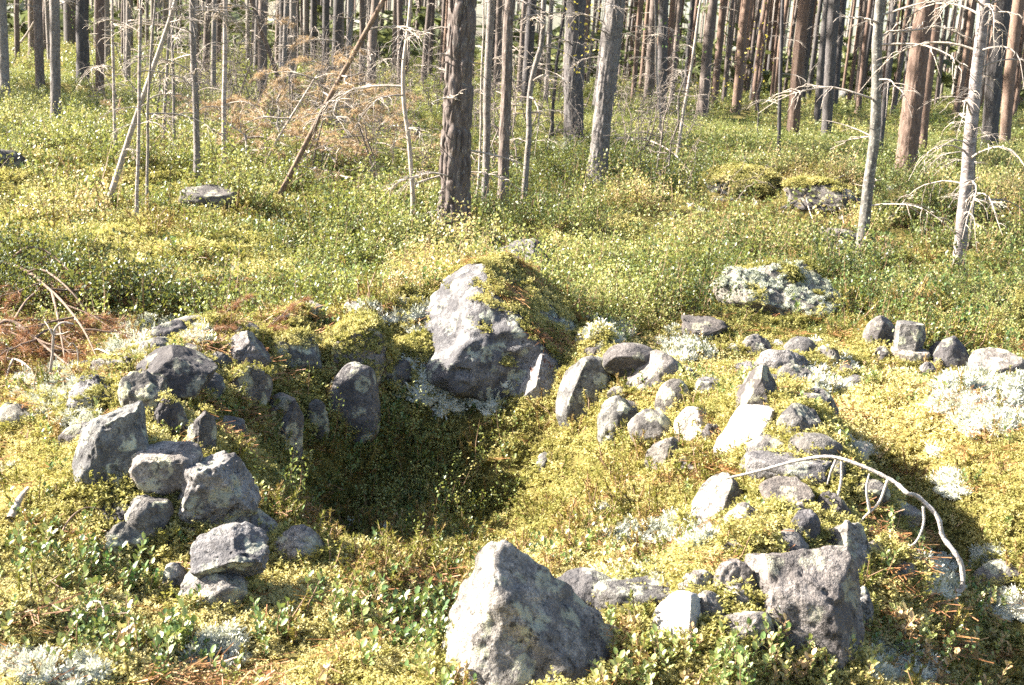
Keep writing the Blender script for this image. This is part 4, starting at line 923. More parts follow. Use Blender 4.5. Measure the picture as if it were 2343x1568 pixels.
def not_hiding(u, v, y, reach=1.0, keep=.12):
    ok = np.ones(len(u), bool); r = rsV.rand(len(u))
    for x0, y0, x1, y1, Ys in SBOX: ok &= ~((u > x0 - 8) & (u < x1 + 8) & (v > y0) & (v < y1 + 110 * 6 / Ys) & (y < Ys) & (y > Ys - reach) & (r > keep))
    return ok
def blobs(u, v, lst):
    f = np.zeros(len(u))
    for (cx, cy, rx, ry) in lst: f = np.maximum(f, np.exp(-((u - cx) / rx) ** 2 - ((v - cy) / ry) ** 2))
    return f
LICHEN = [(1000, 875, 110, 60), (1110, 860, 70, 30), (1075, 935, 75, 22), (1130, 900, 60, 25), (1565, 795, 60, 35), (2250, 935, 110, 70), (2190, 900, 50, 45), (1510, 1235, 110, 22), (1590, 1205, 60, 20), (120, 900, 75, 45), (165, 965, 50, 30),
          (340, 762, 90, 26), (450, 768, 40, 20), (300, 810, 45, 25), (2120, 1330, 60, 50), (2060, 1525, 70, 40), (2270, 1310, 40, 45), (60, 1535, 60, 30), (175, 1555, 45, 25), (905, 725, 80, 22), (970, 770, 60, 20), (1900, 865, 60, 40), (1950, 585, 90, 18), (1380, 770, 60, 25), (500, 1500, 60, 40), (1450, 1330, 60, 20), (1760, 640, 110, 25), (2310, 1400, 40, 40), (2170, 1120, 30, 40), (900, 350, 60, 12)]
NEEDLES = [(565, 905, 95, 75), (110, 800, 130, 90), (1650, 1075, 80, 30), (60, 940, 60, 30), (440, 1255, 90, 30), (1150, 640, 110, 30), (650, 740, 110, 25), (480, 800, 60, 20), (250, 870, 60, 20), (1590, 1020, 60, 30), (1840, 870, 60, 20), (800, 870, 40, 30)]
CROW = [(760, 1200, 150, 45), (930, 1300, 150, 45), (1230, 940, 80, 35), (1330, 900, 70, 40), (860, 1020, 60, 70), (1420, 900, 60, 40), (1500, 1060, 80, 50), (720, 1260, 100, 40), (1380, 1180, 120, 40), (1560, 1090, 70, 40), (1650, 1040, 70, 25)]
LINGON = [(300, 1330, 130, 60), (190, 1300, 90, 60), (90, 1270, 80, 60), (270, 1240, 60, 30), (1560, 1540, 420, 50), (1850, 1500, 150, 40), (1200, 1545, 260, 45), (1150, 1530, 180, 50), (1420, 1500, 120, 60), (1000, 1500, 90, 60), (250, 1480, 220, 50), (880, 960, 70, 60), (960, 1110, 160, 80), (1300, 1280, 90, 40), (2240, 1400, 60, 80), (2040, 1310, 40, 40), (900, 1420, 200, 50), (1580, 880, 40, 40), (1700, 890, 60, 40), (2030, 900, 70, 60), (1100, 1480, 120, 50), (2200, 1510, 150, 50)]
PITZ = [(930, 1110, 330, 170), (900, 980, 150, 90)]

def cover(p):
    z = ground_z(p[:, 0], p[:, 1]) + sstep(14, 6, np.hypot(p[:, 0], p[:, 1] - 3)) * fine(p[:, 0], p[:, 1]); P = np.stack([p[:, 0], p[:, 1], z], -1); u, v, d = project(P); return P, u, v, d
def spin(n, tilt=.15):
    return np.stack([rsV.normal(size=n) * tilt, rsV.normal(size=n) * tilt, rsV.rand(n) * 6.28], -1)

# moss carpet
mp, ms, mt, mr = [], [], [], []
for (y0, y1, pitch, sc) in ((2.0, 4.6, .0215, .85), (4.6, 7.2, .030, 1.1), (7.2, 11.5, .055, 1.9)):
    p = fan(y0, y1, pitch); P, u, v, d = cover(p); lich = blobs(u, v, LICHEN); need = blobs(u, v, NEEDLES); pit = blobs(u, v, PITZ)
    nz = fbm(p[:, 0] / .35, p[:, 1] / .35, 0, 3, 41); n2 = fbm(p[:, 0] / .09, p[:, 1] / .09, 0, 2, 43)
    keep = clear_of(p, P[:, 2], .97) & (rsV.rand(len(p)) < np.clip(1.15 - 1.3 * (lich > .36 + .25 * n2) - .75 * (need > .5 + .25 * n2) - .5 * (nz < -.5) - .8 * (n2 < -.42), .04, 1))
    P, u, v, nz, n2, pit = P[keep], u[keep], v[keep], nz[keep], n2[keep], pit[keep]
    n = len(P); mp.append(P); mr.append(spin(n, .3)); ms.append(sc * rsV.uniform(.7, 1.35, n) * (1 + .25 * n2))
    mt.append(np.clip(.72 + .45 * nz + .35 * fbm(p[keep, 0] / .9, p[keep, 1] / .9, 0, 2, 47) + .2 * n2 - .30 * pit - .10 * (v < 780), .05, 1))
rk = np.random.RandomState(3)
for c, hd, yaw in STONES:                                # moss creeping up round each stone's foot
    if c[1] > 9: continue
    g0 = float(ground_z(c[0], c[1])); k = np.sqrt(max(.15, 1 - ((g0 - c[2]) / hd[2]) ** 2)); n = int((hd[0] + hd[1]) * 230); a = rk.rand(n) * 6.28; rr = k * rk.uniform(.93, 1.22, n)
    lx, ly = np.cos(a) * hd[0] * rr, np.sin(a) * hd[1] * rr; x = c[0] + lx * math.cos(yaw) - ly * math.sin(yaw); y = c[1] + lx * math.sin(yaw) + ly * math.cos(yaw)
    nz = fbm(x / .1, y / .1, 0, 2, 91); sel = nz > -.25; x, y, nz = x[sel], y[sel], nz[sel]; n = len(x)
    mp.append(np.stack([x, y, ground_z(x, y) + fine(x, y) + rk.uniform(0, .03, n)], -1)); mr.append(np.stack([rk.normal(size=n) * .35, rk.normal(size=n) * .35, rk.rand(n) * 6.28], -1)); ms.append(rk.uniform(.8, 1.4, n)); mt.append(np.clip(.6 + .4 * nz, 0, 1))
def tilt_rot(nn):
    return np.stack([-np.arcsin(np.clip(nn[:, 1], -1, 1)), np.arctan2(nn[:, 0], nn[:, 2]), np.zeros(len(nn))], -1)
lp, lr, ls, lt = [], [], [], []
np_, nr_, ns_, nt_ = [], [], [], []
for pts, nn, kind in MOSSPTS:
    n = len(pts); dist = np.linalg.norm(pts - CAM, axis=1); s = np.clip(dist / 5, .8, 2.2); mixv = fbm(pts[:, 0] / .12, pts[:, 1] / .12, pts[:, 2] / .12, 2, 77)
    thin = rsV.rand(n) < 1 / np.clip(s, 1, 9) ** 1.2
    isl = (mixv > -.25) & (kind == 'lichen') | (mixv > .45) & (kind == 'mixed'); isn = (kind == 'needle') & (mixv > -.2) | (kind == 'mixed') & (mixv < -.15)
    a = thin & ~isl & ~isn | thin & isn & (rsV.rand(n) < .4)
    mp.append(pts[a]); mr.append(tilt_rot(nn[a])); ms.append(.85 * s[a] * rsV.uniform(.7, 1.3, a.sum())); mt.append(np.clip(.55 + .3 * mixv[a] + rsV.normal(size=a.sum()) * .08, 0, 1))
    a = isl & (rsV.rand(n) < .45); lp.append(pts[a]); lr.append(tilt_rot(nn[a])); ls.append(.45 * s[a] * rsV.uniform(.4, 1.2, a.sum())); lt.append(rsV.uniform(.0, .5, a.sum()))
    a = isn & (rsV.rand(n) < .4); np_.append(pts[a] + nn[a] * .008); nr_.append(tilt_rot(nn[a])); ns_.append(rsV.uniform(.7, 1.2, a.sum())); nt_.append(rsV.uniform(.2, .9, a.sum()))
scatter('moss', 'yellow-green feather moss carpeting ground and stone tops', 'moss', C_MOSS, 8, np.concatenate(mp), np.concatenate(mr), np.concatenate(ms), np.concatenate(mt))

# reindeer lichen
for (y0, y1, pitch, sc) in ((2.0, 5.2, .026, 1.0), (5.2, 14, .042, 1.5)):
    p = fan(y0, y1, pitch); P, u, v, d = cover(p); f = blobs(u, v, LICHEN); n2 = fbm(p[:, 0] / .12, p[:, 1] / .12, 0, 3, 51)
    keep = clear_of(p, P[:, 2], .95) & ((f > .30 + .34 * n2) | ((n2 > .52) & (rsV.rand(len(p)) < .3) & (d > 3))) & (rsV.rand(len(p)) < .85)
    P = P[keep] + [0, 0, .012]; n = len(P); lp.append(P); lr.append(spin(n, .25)); ls.append(sc * rsV.uniform(.5, 1.35, n)); lt.append(np.clip(.55 + .4 * n2[keep] + rsV.normal(size=n) * .15, 0, 1))
scatter('lichen', 'whitish reindeer lichen cushions between stones', 'lichen', C_LICH, 5, np.concatenate(lp), np.concatenate(lr), np.concatenate(ls), np.concatenate(lt))

# needle litter
p = fan(2.0, 8, .05); P, u, v, d = cover(p); f = blobs(u, v, NEEDLES); keep = clear_of(p, P[:, 2], .95) & ((rsV.rand(len(p)) < f * 1.3) | (rsV.rand(len(p)) < .08) | (fbm(p[:, 0] / .3, p[:, 1] / .3, 0, 2, 57) > .42))
P = P[keep] + [0, 0, .018]; n = len(P); np_.append(P); nr_.append(spin(n, .2)); ns_.append(rsV.uniform(.7, 1.3, n)); nt_.append(rsV.uniform(.1, .9, n))
scatter('needle_litter', 'rust-brown fallen pine needles over moss', 'needles', C_LITTER, 5, np.concatenate(np_), np.concatenate(nr_), np.concatenate(ns_), np.concatenate(nt_))

# crowberry sprigs
p = fan(2.3, 7, .046); P, u, v, d = cover(p); f = blobs(u, v, CROW); keep = clear_of(p, P[:, 2], 1.0) & ((rsV.rand(len(p)) < f * .95) | (rsV.rand(len(p)) < .07))
P = P[keep]; n = len(P)
scatter('crowberry', 'bristly crowberry sprigs rising from the moss', 'heath', C_CROW, 5, P, spin(n, .3), rsV.uniform(.8, 1.8, n), rsV.uniform(.3, 1.0, n))

# heather tufts through the shrub zone
p = fan(5.8, 15, .13); P, u, v, d = cover(p); nz = fbm(p[:, 0] / .8, p[:, 1] / .8, 0, 2, 63); keep = clear_of(p, P[:, 2], 1.0) & not_hiding(u, v, p[:, 1]) & (nz > .05) & (rsV.rand(len(p)) < .6) & (v < 860)
P = P[keep]; n = len(P)
scatter('heather', 'brownish wiry heather tufts among the shrubs', 'heather', C_CROW, 5, P, spin(n, .25), rsV.uniform(1.3, 3.0, n), rsV.uniform(.35, 1.0, n))

# lingonberry
p = fan(2.0, 7, .04); P, u, v, d = cover(p); f = np.maximum(blobs(u, v, LINGON), .8 * blobs(u, v, PITZ)); nz = fbm(p[:, 0] / .2, p[:, 1] / .2, 0, 2, 61)
keep = clear_of(p, P[:, 2], 1.0) & ((rsV.rand(len(p)) < (f - .2 + .5 * nz) * (.6 + .7 * (v > 1380))) | (rsV.rand(len(p)) < .045))
P = P[keep]; u = u[keep]; n = len(P)
scatter('lingonberry', 'glossy low lingonberry leaves in patches', 'lingonberry', C_LING, 5, P, spin(n, .15), rsV.uniform(.75, 1.35, n) * (1 + .25 * (P[:, 1] < 3.3)), np.clip(rsV.normal(.45, .2, n) + .25 * (u > 1250), 0, 1))

p = fan(5.8, 12, .085); P, u, v, d = cover(p); nz = fbm(p[:, 0] / .55, p[:, 1] / .55, 0, 2, 65); keep = clear_of(p, P[:, 2], 1.0) & not_hiding(u, v, p[:, 1]) & (nz > .12) & (rsV.rand(len(p)) < .55) & (v < 850)
P = P[keep]; n = len(P)
scatter('bog_bilberry', 'upright mint-green bilberry sprigs in clumps on the slope', 'shrubs', C_LING, 5, P, spin(n, .2), rsV.uniform(1.3, 2.3, n), np.clip(rsV.normal(.42, .18, n), 0, 1))

# bilberry and other dwarf shrubs behind the ring
sp, ss, st_ = [], [], []
for (y0, y1, pitch, sc) in ((5.6, 9, .085, .85), (9, 17, .125, 1.15)):
    p = fan(y0, y1, pitch); P, u, v, d = cover(p); nz = fbm(p[:, 0] / .9, p[:, 1] / .9, 0, 3, 71); n2 = fbm(p[:, 0] / .25, p[:, 1] / .25, 0, 2, 73); n3 = sstep(-.12, .22, fbm(p[:, 0] / .5, p[:, 1] / .5, 0, 2, 79)); n4 = fbm(p[:, 0] / 1.1, p[:, 1] / 1.8, 0, 2, 75)
    vis = sstep(840, 690, v + 60 * nz) if y0 < 9 else 1.0
    keep = clear_of(p, P[:, 2], 1.0) & not_hiding(u, v, p[:, 1]) & (rsV.rand(len(p)) < vis * np.clip(.25 + .9 * nz + .8 * n3, .05, 1)) & (blobs(u, v, LICHEN) < .45)
    P = P[keep]; n = len(P); sp.append(P); ss.append(sc * rsV.uniform(.5, 1.3, n) * (.38 + 1.15 * n3[keep])); dry = blobs(u[keep], v[keep], [(1440, 720, 110, 60), (1600, 640, 120, 60), (1500, 570, 160, 40), (720, 330, 170, 100), (1950, 560, 200, 60)])
    st_.append(np.clip(.36 + .35 * n2[keep] + .42 * (sstep(.1, .3, n4[keep]) - sstep(-.1, -.3, n4[keep])) + .3 * dry + rsV.normal(size=n) * .14, 0, 1))
p = fan(3.6, 6.6, .075); P, u, v, d = cover(p); f = blobs(u, v, PITZ); keep = clear_of(p, P[:, 2], 1.0) & (rsV.rand(len(p)) < (f - .3) * .8)
P = P[keep]; n = len(P); sp.append(P); ss.append(rsV.uniform(.4, .95, n)); st_.append(np.clip(rsV.normal(.42, .15, n), 0, 1))
P = np.concatenate(sp); n = len(P)
scatter('bilberry_shrubs', 'knee-low bilberry and lingonberry shrubs covering the slope', 'shrubs', C_SHRUB, 6, P, spin(n, .12), np.concatenate(ss), np.concatenate(st_))
sp, ss, st_ = [], [], []
for (y0, y1, pitch, sc) in ((15, 34, .33, .95), (34, 110, .85, 1.7)):
    p = fan(y0, y1, pitch); P, u, v, d = cover(p); nz = fbm(p[:, 0] / 2.2, p[:, 1] / 2.2, 0, 3, 81)
    keep = rsV.rand(len(p)) < np.clip(.9 + .8 * nz, .3, 1); P = P[keep]; n = len(P); sp.append(P); ss.append(sc * rsV.uniform(.6, 1.3, n)); st_.append(np.clip(.42 + .35 * nz[keep] + rsV.normal(size=n) * .14, 0, 1))
P = np.concatenate(sp); n = len(P)
scatter('far_shrubs', 'dwarf shrubs carpeting the forest floor between far trunks', 'shrubs', C_SHRUBF, 5, P, spin(n, .1), np.concatenate(ss), np.concatenate(st_))

# ------------------------------------------------------------------ fallen wood and single plants
def path_on(pts):
    """(u, v, lift) frame positions laid on the ground"""
    out = []
    for u, v, l in pts:
        p = ground_hit(u, v); out.append(p + [0, 0, l])
    return np.array(out)
def smooth_path(p, n=24):
    p = np.asarray(p, float); s = np.concatenate([[0], np.cumsum(np.linalg.norm(np.diff(p, axis=0), axis=1))]); m = len(p)
    # Catmull-Rom
    t = np.linspace(0, m - 1.001, n); i = t.astype(int); f = (t - i)[:, None]
    q = np.vstack([2 * p[0] - p[1], p, 2 * p[-1] - p[-2]]); a, b, c, d = q[i], q[i + 1], q[i + 2], q[i + 3]
    return .5 * (2 * b + (c - a) * f + (2 * a - 5 * b + 4 * c - d) * f ** 2 + (3 * b - a - 3 * c + d) * f ** 3)
def fallen(label, stem, rad, twigs=(), mat=None, name='dead_branch', cat='branch', group=None, sprays=(), tip=.25, knob=0.0):
    P = smooth_path(stem); o0 = P[0].copy(); root = empty(name, o0); tag(root, label, cat, group)
    def tube(nm, path, r0, r1):
        b = MB(); n = len(path); r = np.linspace(r0, r1, n)
        if knob: r = r * (1 + knob * (np.arange(n) % 2))
        b.tube(path - o0, r, 8 if r0 > .006 else 5); return link(nm, b.build(nm, [mat or M_DEADW]), root)
    if knob: stem = [p + rsT.normal(size=3) * .012 * (0 < i < len(stem) - 1) for i, p in enumerate(smooth_path(stem, 22))]
    tube('stem', smooth_path(stem, 70 if knob else 24), rad, rad * tip)
    for tw in twigs:
        tube('twig', smooth_path(tw, 40 if knob else 12), rad * .62, rad * .3)
    for (kind, f, sc, az, el) in sprays:
        c = link('spray', kind[int(f * 97) % len(kind)], root); c.location = P[int(f * 23)] - o0; c.rotation_euler = (rsT.uniform(-.5, .5), el, az); c.scale = [sc] * 3
    return root
def Yp(pts):
    return [at_y(u, v, y) for u, v, y in pts]
BR_RUST = [branch_mesh(210 + i, 1.0, .012, .15, .05, 11, mat=M_DEADB, tuft=M_RUSTN, tn=34, tl=.11, subl=.55, tw=.002) for i in range(4)]

# the arching bare branch at the right
yb = ground_hit(2195, 1408)[1]; ye = ground_hit(1735, 1085)[1] - .15
def ya(f): return yb + (ye - yb) * f
fallen('pale bare branch arching over the moss at the lower right', Yp([(2195, 1412, ya(0)), (2196, 1330, ya(.06)), (2172, 1240, ya(.16)), (2120, 1158, ya(.3)), (2040, 1100, ya(.5)), (1960, 1062, ya(.65)), (1895, 1045, ya(.78)), (1820, 1055, ya(.9)), (1735, 1078, ya(.98)), (1660, 1095, ya(1.02))]), .0075,
       [Yp([(1925, 1055, ya(.72)), (1922, 1110, ya(.68)), (1900, 1180, ya(.6)), (1868, 1228, ya(.55))]), Yp([(2030, 1098, ya(.5)), (2010, 1150, ya(.46)), (1980, 1180, ya(.45)), (1942, 1222, ya(.42))]), Yp([(1990, 1172, ya(.45)), (1982, 1120, ya(.46)), (1988, 1085, ya(.47))]), Yp([(2112, 1158, ya(.3)), (2112, 1200, ya(.27)), (2090, 1245, ya(.24)), (2045, 1256, ya(.22))]), Yp([(1912, 1052, ya(.74)), (1900, 1080, ya(.72)), (1892, 1108, ya(.7))])], M_PALEW, tip=.5, knob=.25)
# heap of fallen pine tops at the left edge
fallen('long dead pine bough lying across the left edge, rust needles along it', path_on([(-60, 655, .10), (30, 668, .16), (120, 735, .16), (185, 800, .12), (225, 850, .05)]), .012, [path_on([(60, 690, .16), (100, 700, .2), (160, 735, .17), (215, 755, .05)]), path_on([(20, 665, .16), (60, 655, .22), (110, 655, .2), (190, 690, .1)]), path_on([(120, 735, .16), (135, 790, .12), (150, 850, .04)])], M_DEADB,
       sprays=[(BR_RUST, .2, .45, .2, .1), (BR_RUST, .35, .5, -.8, .2), (BR_RUST, .5, .5, .6, .2), (BR_RUST, .65, .45, -.5, .25), (BR_RUST, .8, .4, .1, .2), (BR_RUST, .45, .45, -2.2, .2), (BR_RUST, .7, .45, -2.6, .2)])
fallen('second rust-needled pine bough in the left heap, lower', path_on([(-50, 800, .06), (20, 790, .12), (80, 830, .12), (150, 870, .08), (205, 880, .03)]), .011, [path_on([(30, 795, .12), (60, 760, .16), (90, 740, .18)]), path_on([(80, 830, .12), (120, 810, .12), (165, 820, .06)])], M_DEADB,
       sprays=[(BR_RUST, .15, .45, -.3, .2), (BR_RUST, .3, .5, .5, .15), (BR_RUST, .5, .45, -.6, .2), (BR_RUST, .62, .45, .3, .2), (BR_RUST, .8, .35, .0, .1), (BR_RUST, .4, .4, 2.6, .2), (BR_RUST, .25, .45, -1.5, .15), (BR_RUST, .55, .45, -1.9, .1)])
yq = ground_hit(118, 865)[1]
fallen('forked bare twig curling up out of the left heap', Yp([(112, 868, yq), (120, 810, yq), (122, 770, yq), (128, 750, yq), (145, 738, yq), (168, 742, yq)]), .007, [Yp([(124, 765, yq), (140, 765, yq - .02), (160, 758, yq - .04)]), Yp([(122, 770, yq), (112, 750, yq), (102, 735, yq + .03)])], M_DEADW, tip=.6)
fallen('hooked bare twig right of the forked one in the left heap', Yp([(190, 862, yq), (180, 830, yq), (176, 800, yq), (165, 785, yq), (155, 795, yq)]), .005, (), M_DEADW)
fallen('bare grey root-like twig in front of the left heap', path_on([(-20, 838, .03), (40, 843, .04), (80, 862, .02)]), .010, [path_on([(30, 842, .04), (20, 870, .05), (10, 890, .01)])], M_DEADW)
fallen('bare twig beside the dark slanted block', path_on([(205, 868, .02), (235, 850, .05), (275, 846, .06), (318, 850, .03)]), .007, [path_on([(240, 850, .05), (275, 830, .06), (297, 845, .02)]), path_on([(262, 845, .05), (225, 828, .06), (205, 818, .02)])], M_DEADW)
# small rusty pine tips standing in the moss
for (u, v, lab, az) in ((472, 762, 'rusty pine tip stuck in the moss, left one of two', .3), (606, 760, 'rusty pine tip stuck in the moss, right one of two', .1)):
    p = ground_hit(u, v); r = empty('pine_tip', p); tag(r, lab, 'pine twig', 'rusty pine tips')
    for k, (sc, el, a) in enumerate(((.26, -.75, az), (.2, -.5, az + .9), (.2, -.35, az - .8))):
        c = link('spray', BR_RUST[k], r); c.rotation_euler = (0, el, a); c.scale = [sc] * 3
# fallen wood farther back
fallen('dark fallen log lying behind the dry branches', path_on([(770, 288, .08), (860, 296, .09), (950, 312, .08)]), .07, (), B_DARK, name='fallen_log', cat='log', tip=.8)
fallen('long bleached branch lying right of the leaning sunlit pine', path_on([(1400, 352, .25), (1470, 358, .28), (1530, 385, .25), (1565, 420, .18), (1580, 462, .03)]), .016, [path_on([(1470, 358, .28), (1520, 350, .35), (1560, 345, .3)]), path_on([(1530, 385, .25), (1510, 420, .15), (1490, 430, .05)])], M_DEADW)
fallen('bundle of bleached brushwood before the bare-topped boulder', path_on([(1770, 495, .05), (1840, 475, .12), (1900, 450, .18), (1960, 430, .2)]), .012, [path_on([(1840, 475, .12), (1850, 510, .1), (1870, 530, .02)]), path_on([(1800, 486, .08), (1780, 520, .08), (1770, 545, .02)]), path_on([(1860, 465, .15), (1910, 490, .12), (1930, 520, .03)])], M_DEADW, sprays=[(BR_TWIG, .3, .5, -.4, .1), (BR_TWIG, .6, .5, .5, .1), (BR_TWIG, .5, .6, -1.2, .1)])
fallen('bleached stick lying by the flat stone on the right', path_on([(1745, 552, .03), (1820, 560, .05), (1900, 545, .06), (1965, 530, .04)]), .014, [path_on([(1820, 560, .05), (1850, 540, .1), (1880, 522, .08)])], M_DEADW, sprays=[(BR_TWIG, .4, .4, .3, .1), (BR_TWIG, .7, .4, -.6, .1)])
fallen('thin dead stem leaning at the far upper left edge', Yp([(28, 118, 45), (60, 80, 45), (95, 20, 45)]), .05, (), M_DEADW, tip=.5)
# curl of bark twig and bleached chip at the lower left
fallen('bleached looped twig in the moss at the bottom left', path_on([(190, 1420, .02), (210, 1418, .05), (235, 1432, .06), (235, 1465, .04), (220, 1485, .01)]), .004, (), M_DEADW, tip=.7)
fallen('pale sliver of wood lying on the left moss bank', path_on([(25, 1210, .03), (45, 1180, .05), (65, 1145, .04)]), .014, (), M_DEADW, tip=.4)
fallen('thin arched twig on the moss left of the mottled stone', path_on([(128, 1255, .01), (160, 1225, .05), (200, 1205, .06), (250, 1195, .03)]), .004, (), M_DEADB)

# brushwood: dead lower limbs and thin suckers between the poles, one tangle
def brush_src(seed, h):
    rs = np.random.RandomState(seed); b = MB()
    for _ in range(3):
        a = rs.rand() * 6.28; p0 = np.array([rs.normal() * .15, rs.normal() * .15, -.05]); lean = np.array([rs.normal() * .18, rs.normal() * .18, 1]); hh = h * rs.uniform(.5, 1.1); u = np.linspace(0, 1, 7)[:, None]
        p = p0 + lean * hh * u + rs.normal(size=(7, 3)) * .035; b.tube(p, np.linspace(.011, .003, 7), 5)
        for k in range(11):
            f = rs.uniform(.15, 1); o = p0 + lean * hh * f; az = rs.rand() * 6.28; l = rs.uniform(.2, .6) * (1.2 - f * .6); w = np.linspace(0, 1, 5)
            q = o + np.stack([math.cos(az) * l * w, math.sin(az) * l * w, l * (rs.uniform(-.2, .5) * w - rs.uniform(.1, .7) * w ** 2)], -1); q[1:] += rs.normal(size=(4, 3)) * .025
            b.tube(q, np.linspace(.0055, .0015, 5), 4)
    return b.build('brush', [M_BRUSH])
C_BRUSH = src_collection('brush_src', [brush_src(400 + i, 1.7) for i in range(5)])
C_DRY = src_collection('dry_src', BR_DRY)
bp = []
for _ in range(900):
    u = rsV.uniform(180, 1640); y = rsV.uniform(11.5, 40); d = ray(u, 200); x = d[0] / d[1] * y
    v = project(np.array([[x, y, float(terrain(x, y))]]))[1][0]
    wgt = math.exp(-((u - 720) / 300) ** 2) * .22 + math.exp(-((u - 1280) / 220) ** 2) * .09 + .05
    if y < 15: wgt *= .35
    if rsV.rand() < wgt: bp.append((x, y, float(terrain(x, y))))
bp = np.array(bp); n = len(bp)
scatter('brushwood', 'tangle of dead twigs and thin suckers between the trunks', 'brushwood', C_BRUSH, 5, bp, spin(n, .12), rsV.uniform(.5, 1.35, n), rsV.rand(n))
dp, dr_ = [], []
for _ in range(130):
    u = rsV.normal(720, 165); y = rsV.uniform(12.3, 21); d = ray(u, 250); x = d[0] / d[1] * y; z = float(terrain(x, y)) + abs(rsV.normal()) * .55 * math.exp(-((u - 740) / 160) ** 2)
    dp.append((x, y, z)); dr_.append((rsV.uniform(-.4, .4), rsV.uniform(-1.1, .4), rsV.rand() * 6.28))
scatter('dry_pine_brush', 'fallen dry pine tops with straw-brown needles', 'brushwood', C_DRY, 4, np.array(dp), np.array(dr_), rsV.uniform(.4, .95, len(dp)), rsV.rand(len(dp)))

# single lingonberry sprigs of the foreground, leaf by leaf
def one_leaf():
    b = MB(); n = 5; t = np.linspace(0, 1, n); wdt = np.array([.05, .30, .34, .24, .03]) * .9
    V = []
    for k in range(n): V += [[t[k], -wdt[k], .05 * math.sin(t[k] * 3.1)], [t[k], 0, -.02 + .08 * math.sin(t[k] * 3.1)], [t[k], wdt[k], .05 * math.sin(t[k] * 3.1)]]
    k = np.arange(n - 1)[:, None] * 3; b.add(V, quads=np.concatenate([k + [0, 1, 4, 3], k + [1, 2, 5, 4]]))
    return b
def leaf_obj_mat(name, c):
    b = NT(name); r = b.n('ShaderNodeObjectInfo').outputs['Random']; cc = b.mix(1.0, (*c, 1), b.ramp(r, [(0, (.6, .7, .8)), (.8, (1.2, 1.15, 1)), (1, (2.0, 1.1, 1.0))]), 'MULTIPLY')
    p = b.n('ShaderNodeBsdfPrincipled', {'Base Color': cc, 'Roughness': .28, 'Specular IOR Level': .55}); t = b.n('ShaderNodeBsdfTranslucent', {'Color': cc})
    return b.end(b.n('ShaderNodeMixShader', {0: .25, 1: p.outputs[0], 2: t.outputs[0]}).outputs[0])
LEAF_G = one_leaf().build('leaf', [leaf_obj_mat('sprig_leaf_green', (.10, .19, .035))]); LEAF_Y = one_leaf().build('leaf', [leaf_obj_mat('sprig_leaf_yellow', (.27, .27, .06))])
SPRIGS = [(1118, 1500, .095, 'g', 'upright green lingonberry sprig before the face of the huge peaked stone'), (1165, 1540, .08, 'g', 'lower lingonberry sprig at the foot of the huge peaked stone'), (1010, 1545, .07, 'g', 'lingonberry sprig at the left foot of the huge peaked stone'),
          (1235, 1548, .075, 'y', 'yellowish lingonberry sprig right below the huge peaked stone'), (1735, 1480, .085, 'y', 'tall yellowish lingonberry sprig before the great lichened block'), (1790, 1475, .09, 'g', 'green lingonberry sprig before the great lichened block'),
          (1845, 1468, .10, 'y', 'tallest leafy sprig before the great lichened block'), (1895, 1500, .075, 'g', 'lingonberry sprig right of the great lichened block foot'), (1650, 1500, .07, 'y', 'lingonberry sprig below the dark heap stone'), (1590, 1510, .075, 'g', 'lingonberry sprig below the bright white wedge'),
          (1480, 1515, .075, 'y', 'yellowish sprig left of the bright white wedge'), (1395, 1510, .08, 'y', 'yellow-brown sprig right of the huge peaked stone'), (2032, 1330, .085, 'g', 'lone green lingonberry sprig under the arching dead branch'), (2245, 1440, .10, 'g', 'green lingonberry sprig at the right edge beside the branch foot'),
          (2275, 1520, .085, 'y', 'yellowish lingonberry sprig in the bottom right corner'), (300, 1360, .085, 'g', 'glossy lingonberry sprig below the near left stones'), (245, 1330, .08, 'g', 'glossy lingonberry sprig on the left bank'), (350, 1370, .075, 'g', 'small lingonberry sprig beside the small pale near left stone'),
          (1290, 1300, .08, 'g', 'lingonberry sprig behind the huge peaked stone'), (1345, 1270, .085, 'g', 'upright lingonberry sprig at the near pit edge'), (1705, 905, .09, 'g', 'lingonberry sprig beside the triangular grey stone'), (1465, 900, .09, 'g', 'lingonberry sprig before the sloping rounded stone'), (815, 665, .13, 'g', 'pale-leaved tall sprig left of the large mossy boulder')]
rsS = np.random.RandomState(17)
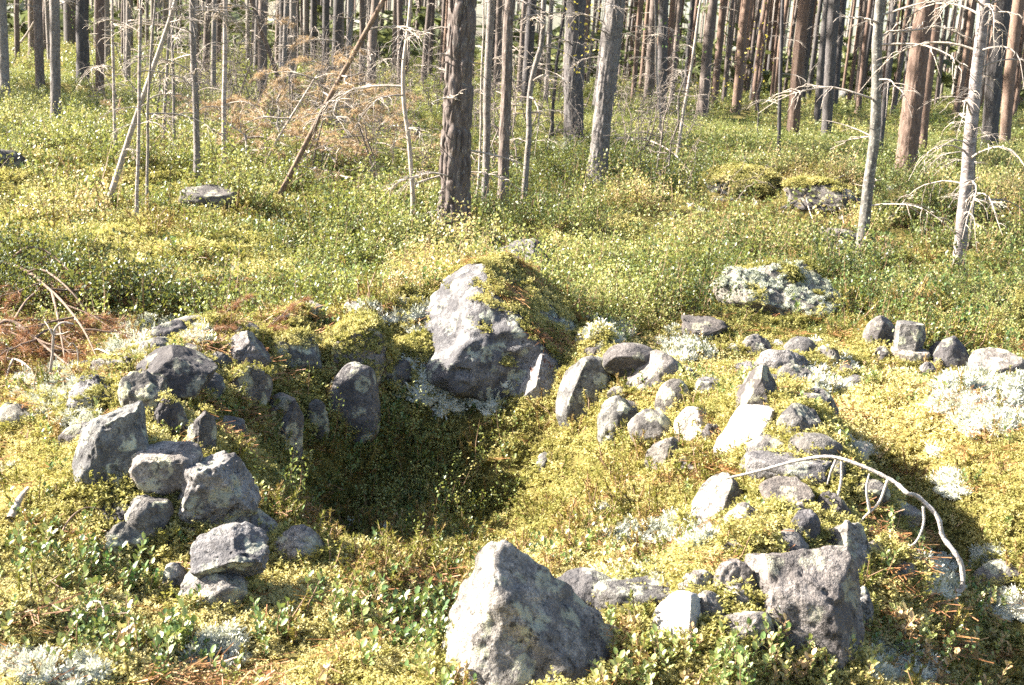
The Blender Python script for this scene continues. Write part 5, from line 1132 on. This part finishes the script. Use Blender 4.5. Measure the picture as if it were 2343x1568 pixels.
for u, v, h, c, lab in SPRIGS:
    p = ground_hit(u, v); r = empty('lingonberry_sprig', p, rsS.rand() * 6.28); tag(r, lab, 'lingonberry', 'single lingonberry sprigs')
    b = MB(); l = np.array([rsS.normal() * .12, rsS.normal() * .12, 1]) * h; t = np.linspace(0, 1, 6)[:, None]; pth = l * t + np.array([rsS.normal() * .01, rsS.normal() * .01, 0]) * np.sin(t * 3); pth[0, 2] -= .03
    b.tube(pth, np.linspace(.0016, .0009, 6), 5); st = link('stem', b.build('stem', [M_STEM]), r)
    n = rsS.randint(12, 17)
    for k in range(n):
        f = .22 + .8 * k / n; o = link('leaf', LEAF_G if c == 'g' else LEAF_Y, st); o.location = l * f; az = k * 2.4
        o.rotation_euler = (rsS.uniform(-.3, .3), -(.15 + .75 * f) + rsS.uniform(-.2, .2), az); s = .0165 * rsS.uniform(.75, 1.15); o.scale = (s, s, s)

# yellow birch leaves and green needle sprays among the trunks
def leaf_cloud(seed, n, R, mat, size):
    rs = np.random.RandomState(seed); b = MB(); O = rs.normal(size=(n, 3)) * R; D = rs.normal(size=(n, 3)); D /= np.linalg.norm(D, axis=1)[:, None]; W = np.cross(D, rs.normal(size=(n, 3))); W /= np.linalg.norm(W, axis=1)[:, None]
    leafset(b, O, D, W, size * rs.uniform(.6, 1.3, n), rs); return b.build('leaves', [mat], False)
def birch_whip(label, u, v, top, Y, seed, mat, n=70):
    p = at_y(u, v, Y); p[2] = float(terrain(p[0], p[1])) - .03; q = at_y(*top, Y); r = empty('birch_sapling', p); tag(r, label, 'sapling')
    b = MB(); t = np.linspace(0, 1, 8)[:, None]; rs = np.random.RandomState(seed); pa = (q - p) * t; pa[1:-1] += rs.normal(size=(6, 3)) * .05; b.tube(pa, np.linspace(.016, .004, 8), 6); link('trunk', b.build('trunk', [B_DARK]), r)
    for k in range(5):
        f = .5 + .5 * k / 4; c = link('foliage', leaf_cloud(seed + k, n // 5, .22, mat, .05), r); c.location = (q - p) * f + rs.normal(size=3) * .18
birch_whip('yellow-leaved birch sapling behind the slim middle trees', 1320, 300, (1325, 40), 20, 500, M_YLEAF)
birch_whip('yellowing birch sapling left of the straight sunlit pine', 1745, 250, (1745, 70), 24, 510, M_YLEAF)
birch_whip('green leafy sapling upper left between the poles', 372, 290, (365, 20), 18, 520, M_GREENN)
birch_whip('dull green sapling right of centre at the top', 1560, 250, (1570, -20), 24, 530, M_GREENN)
birch_whip('green sapling by the dark thick pine far left', 200, 160, (195, 20), 40, 540, M_GREENN, 120)
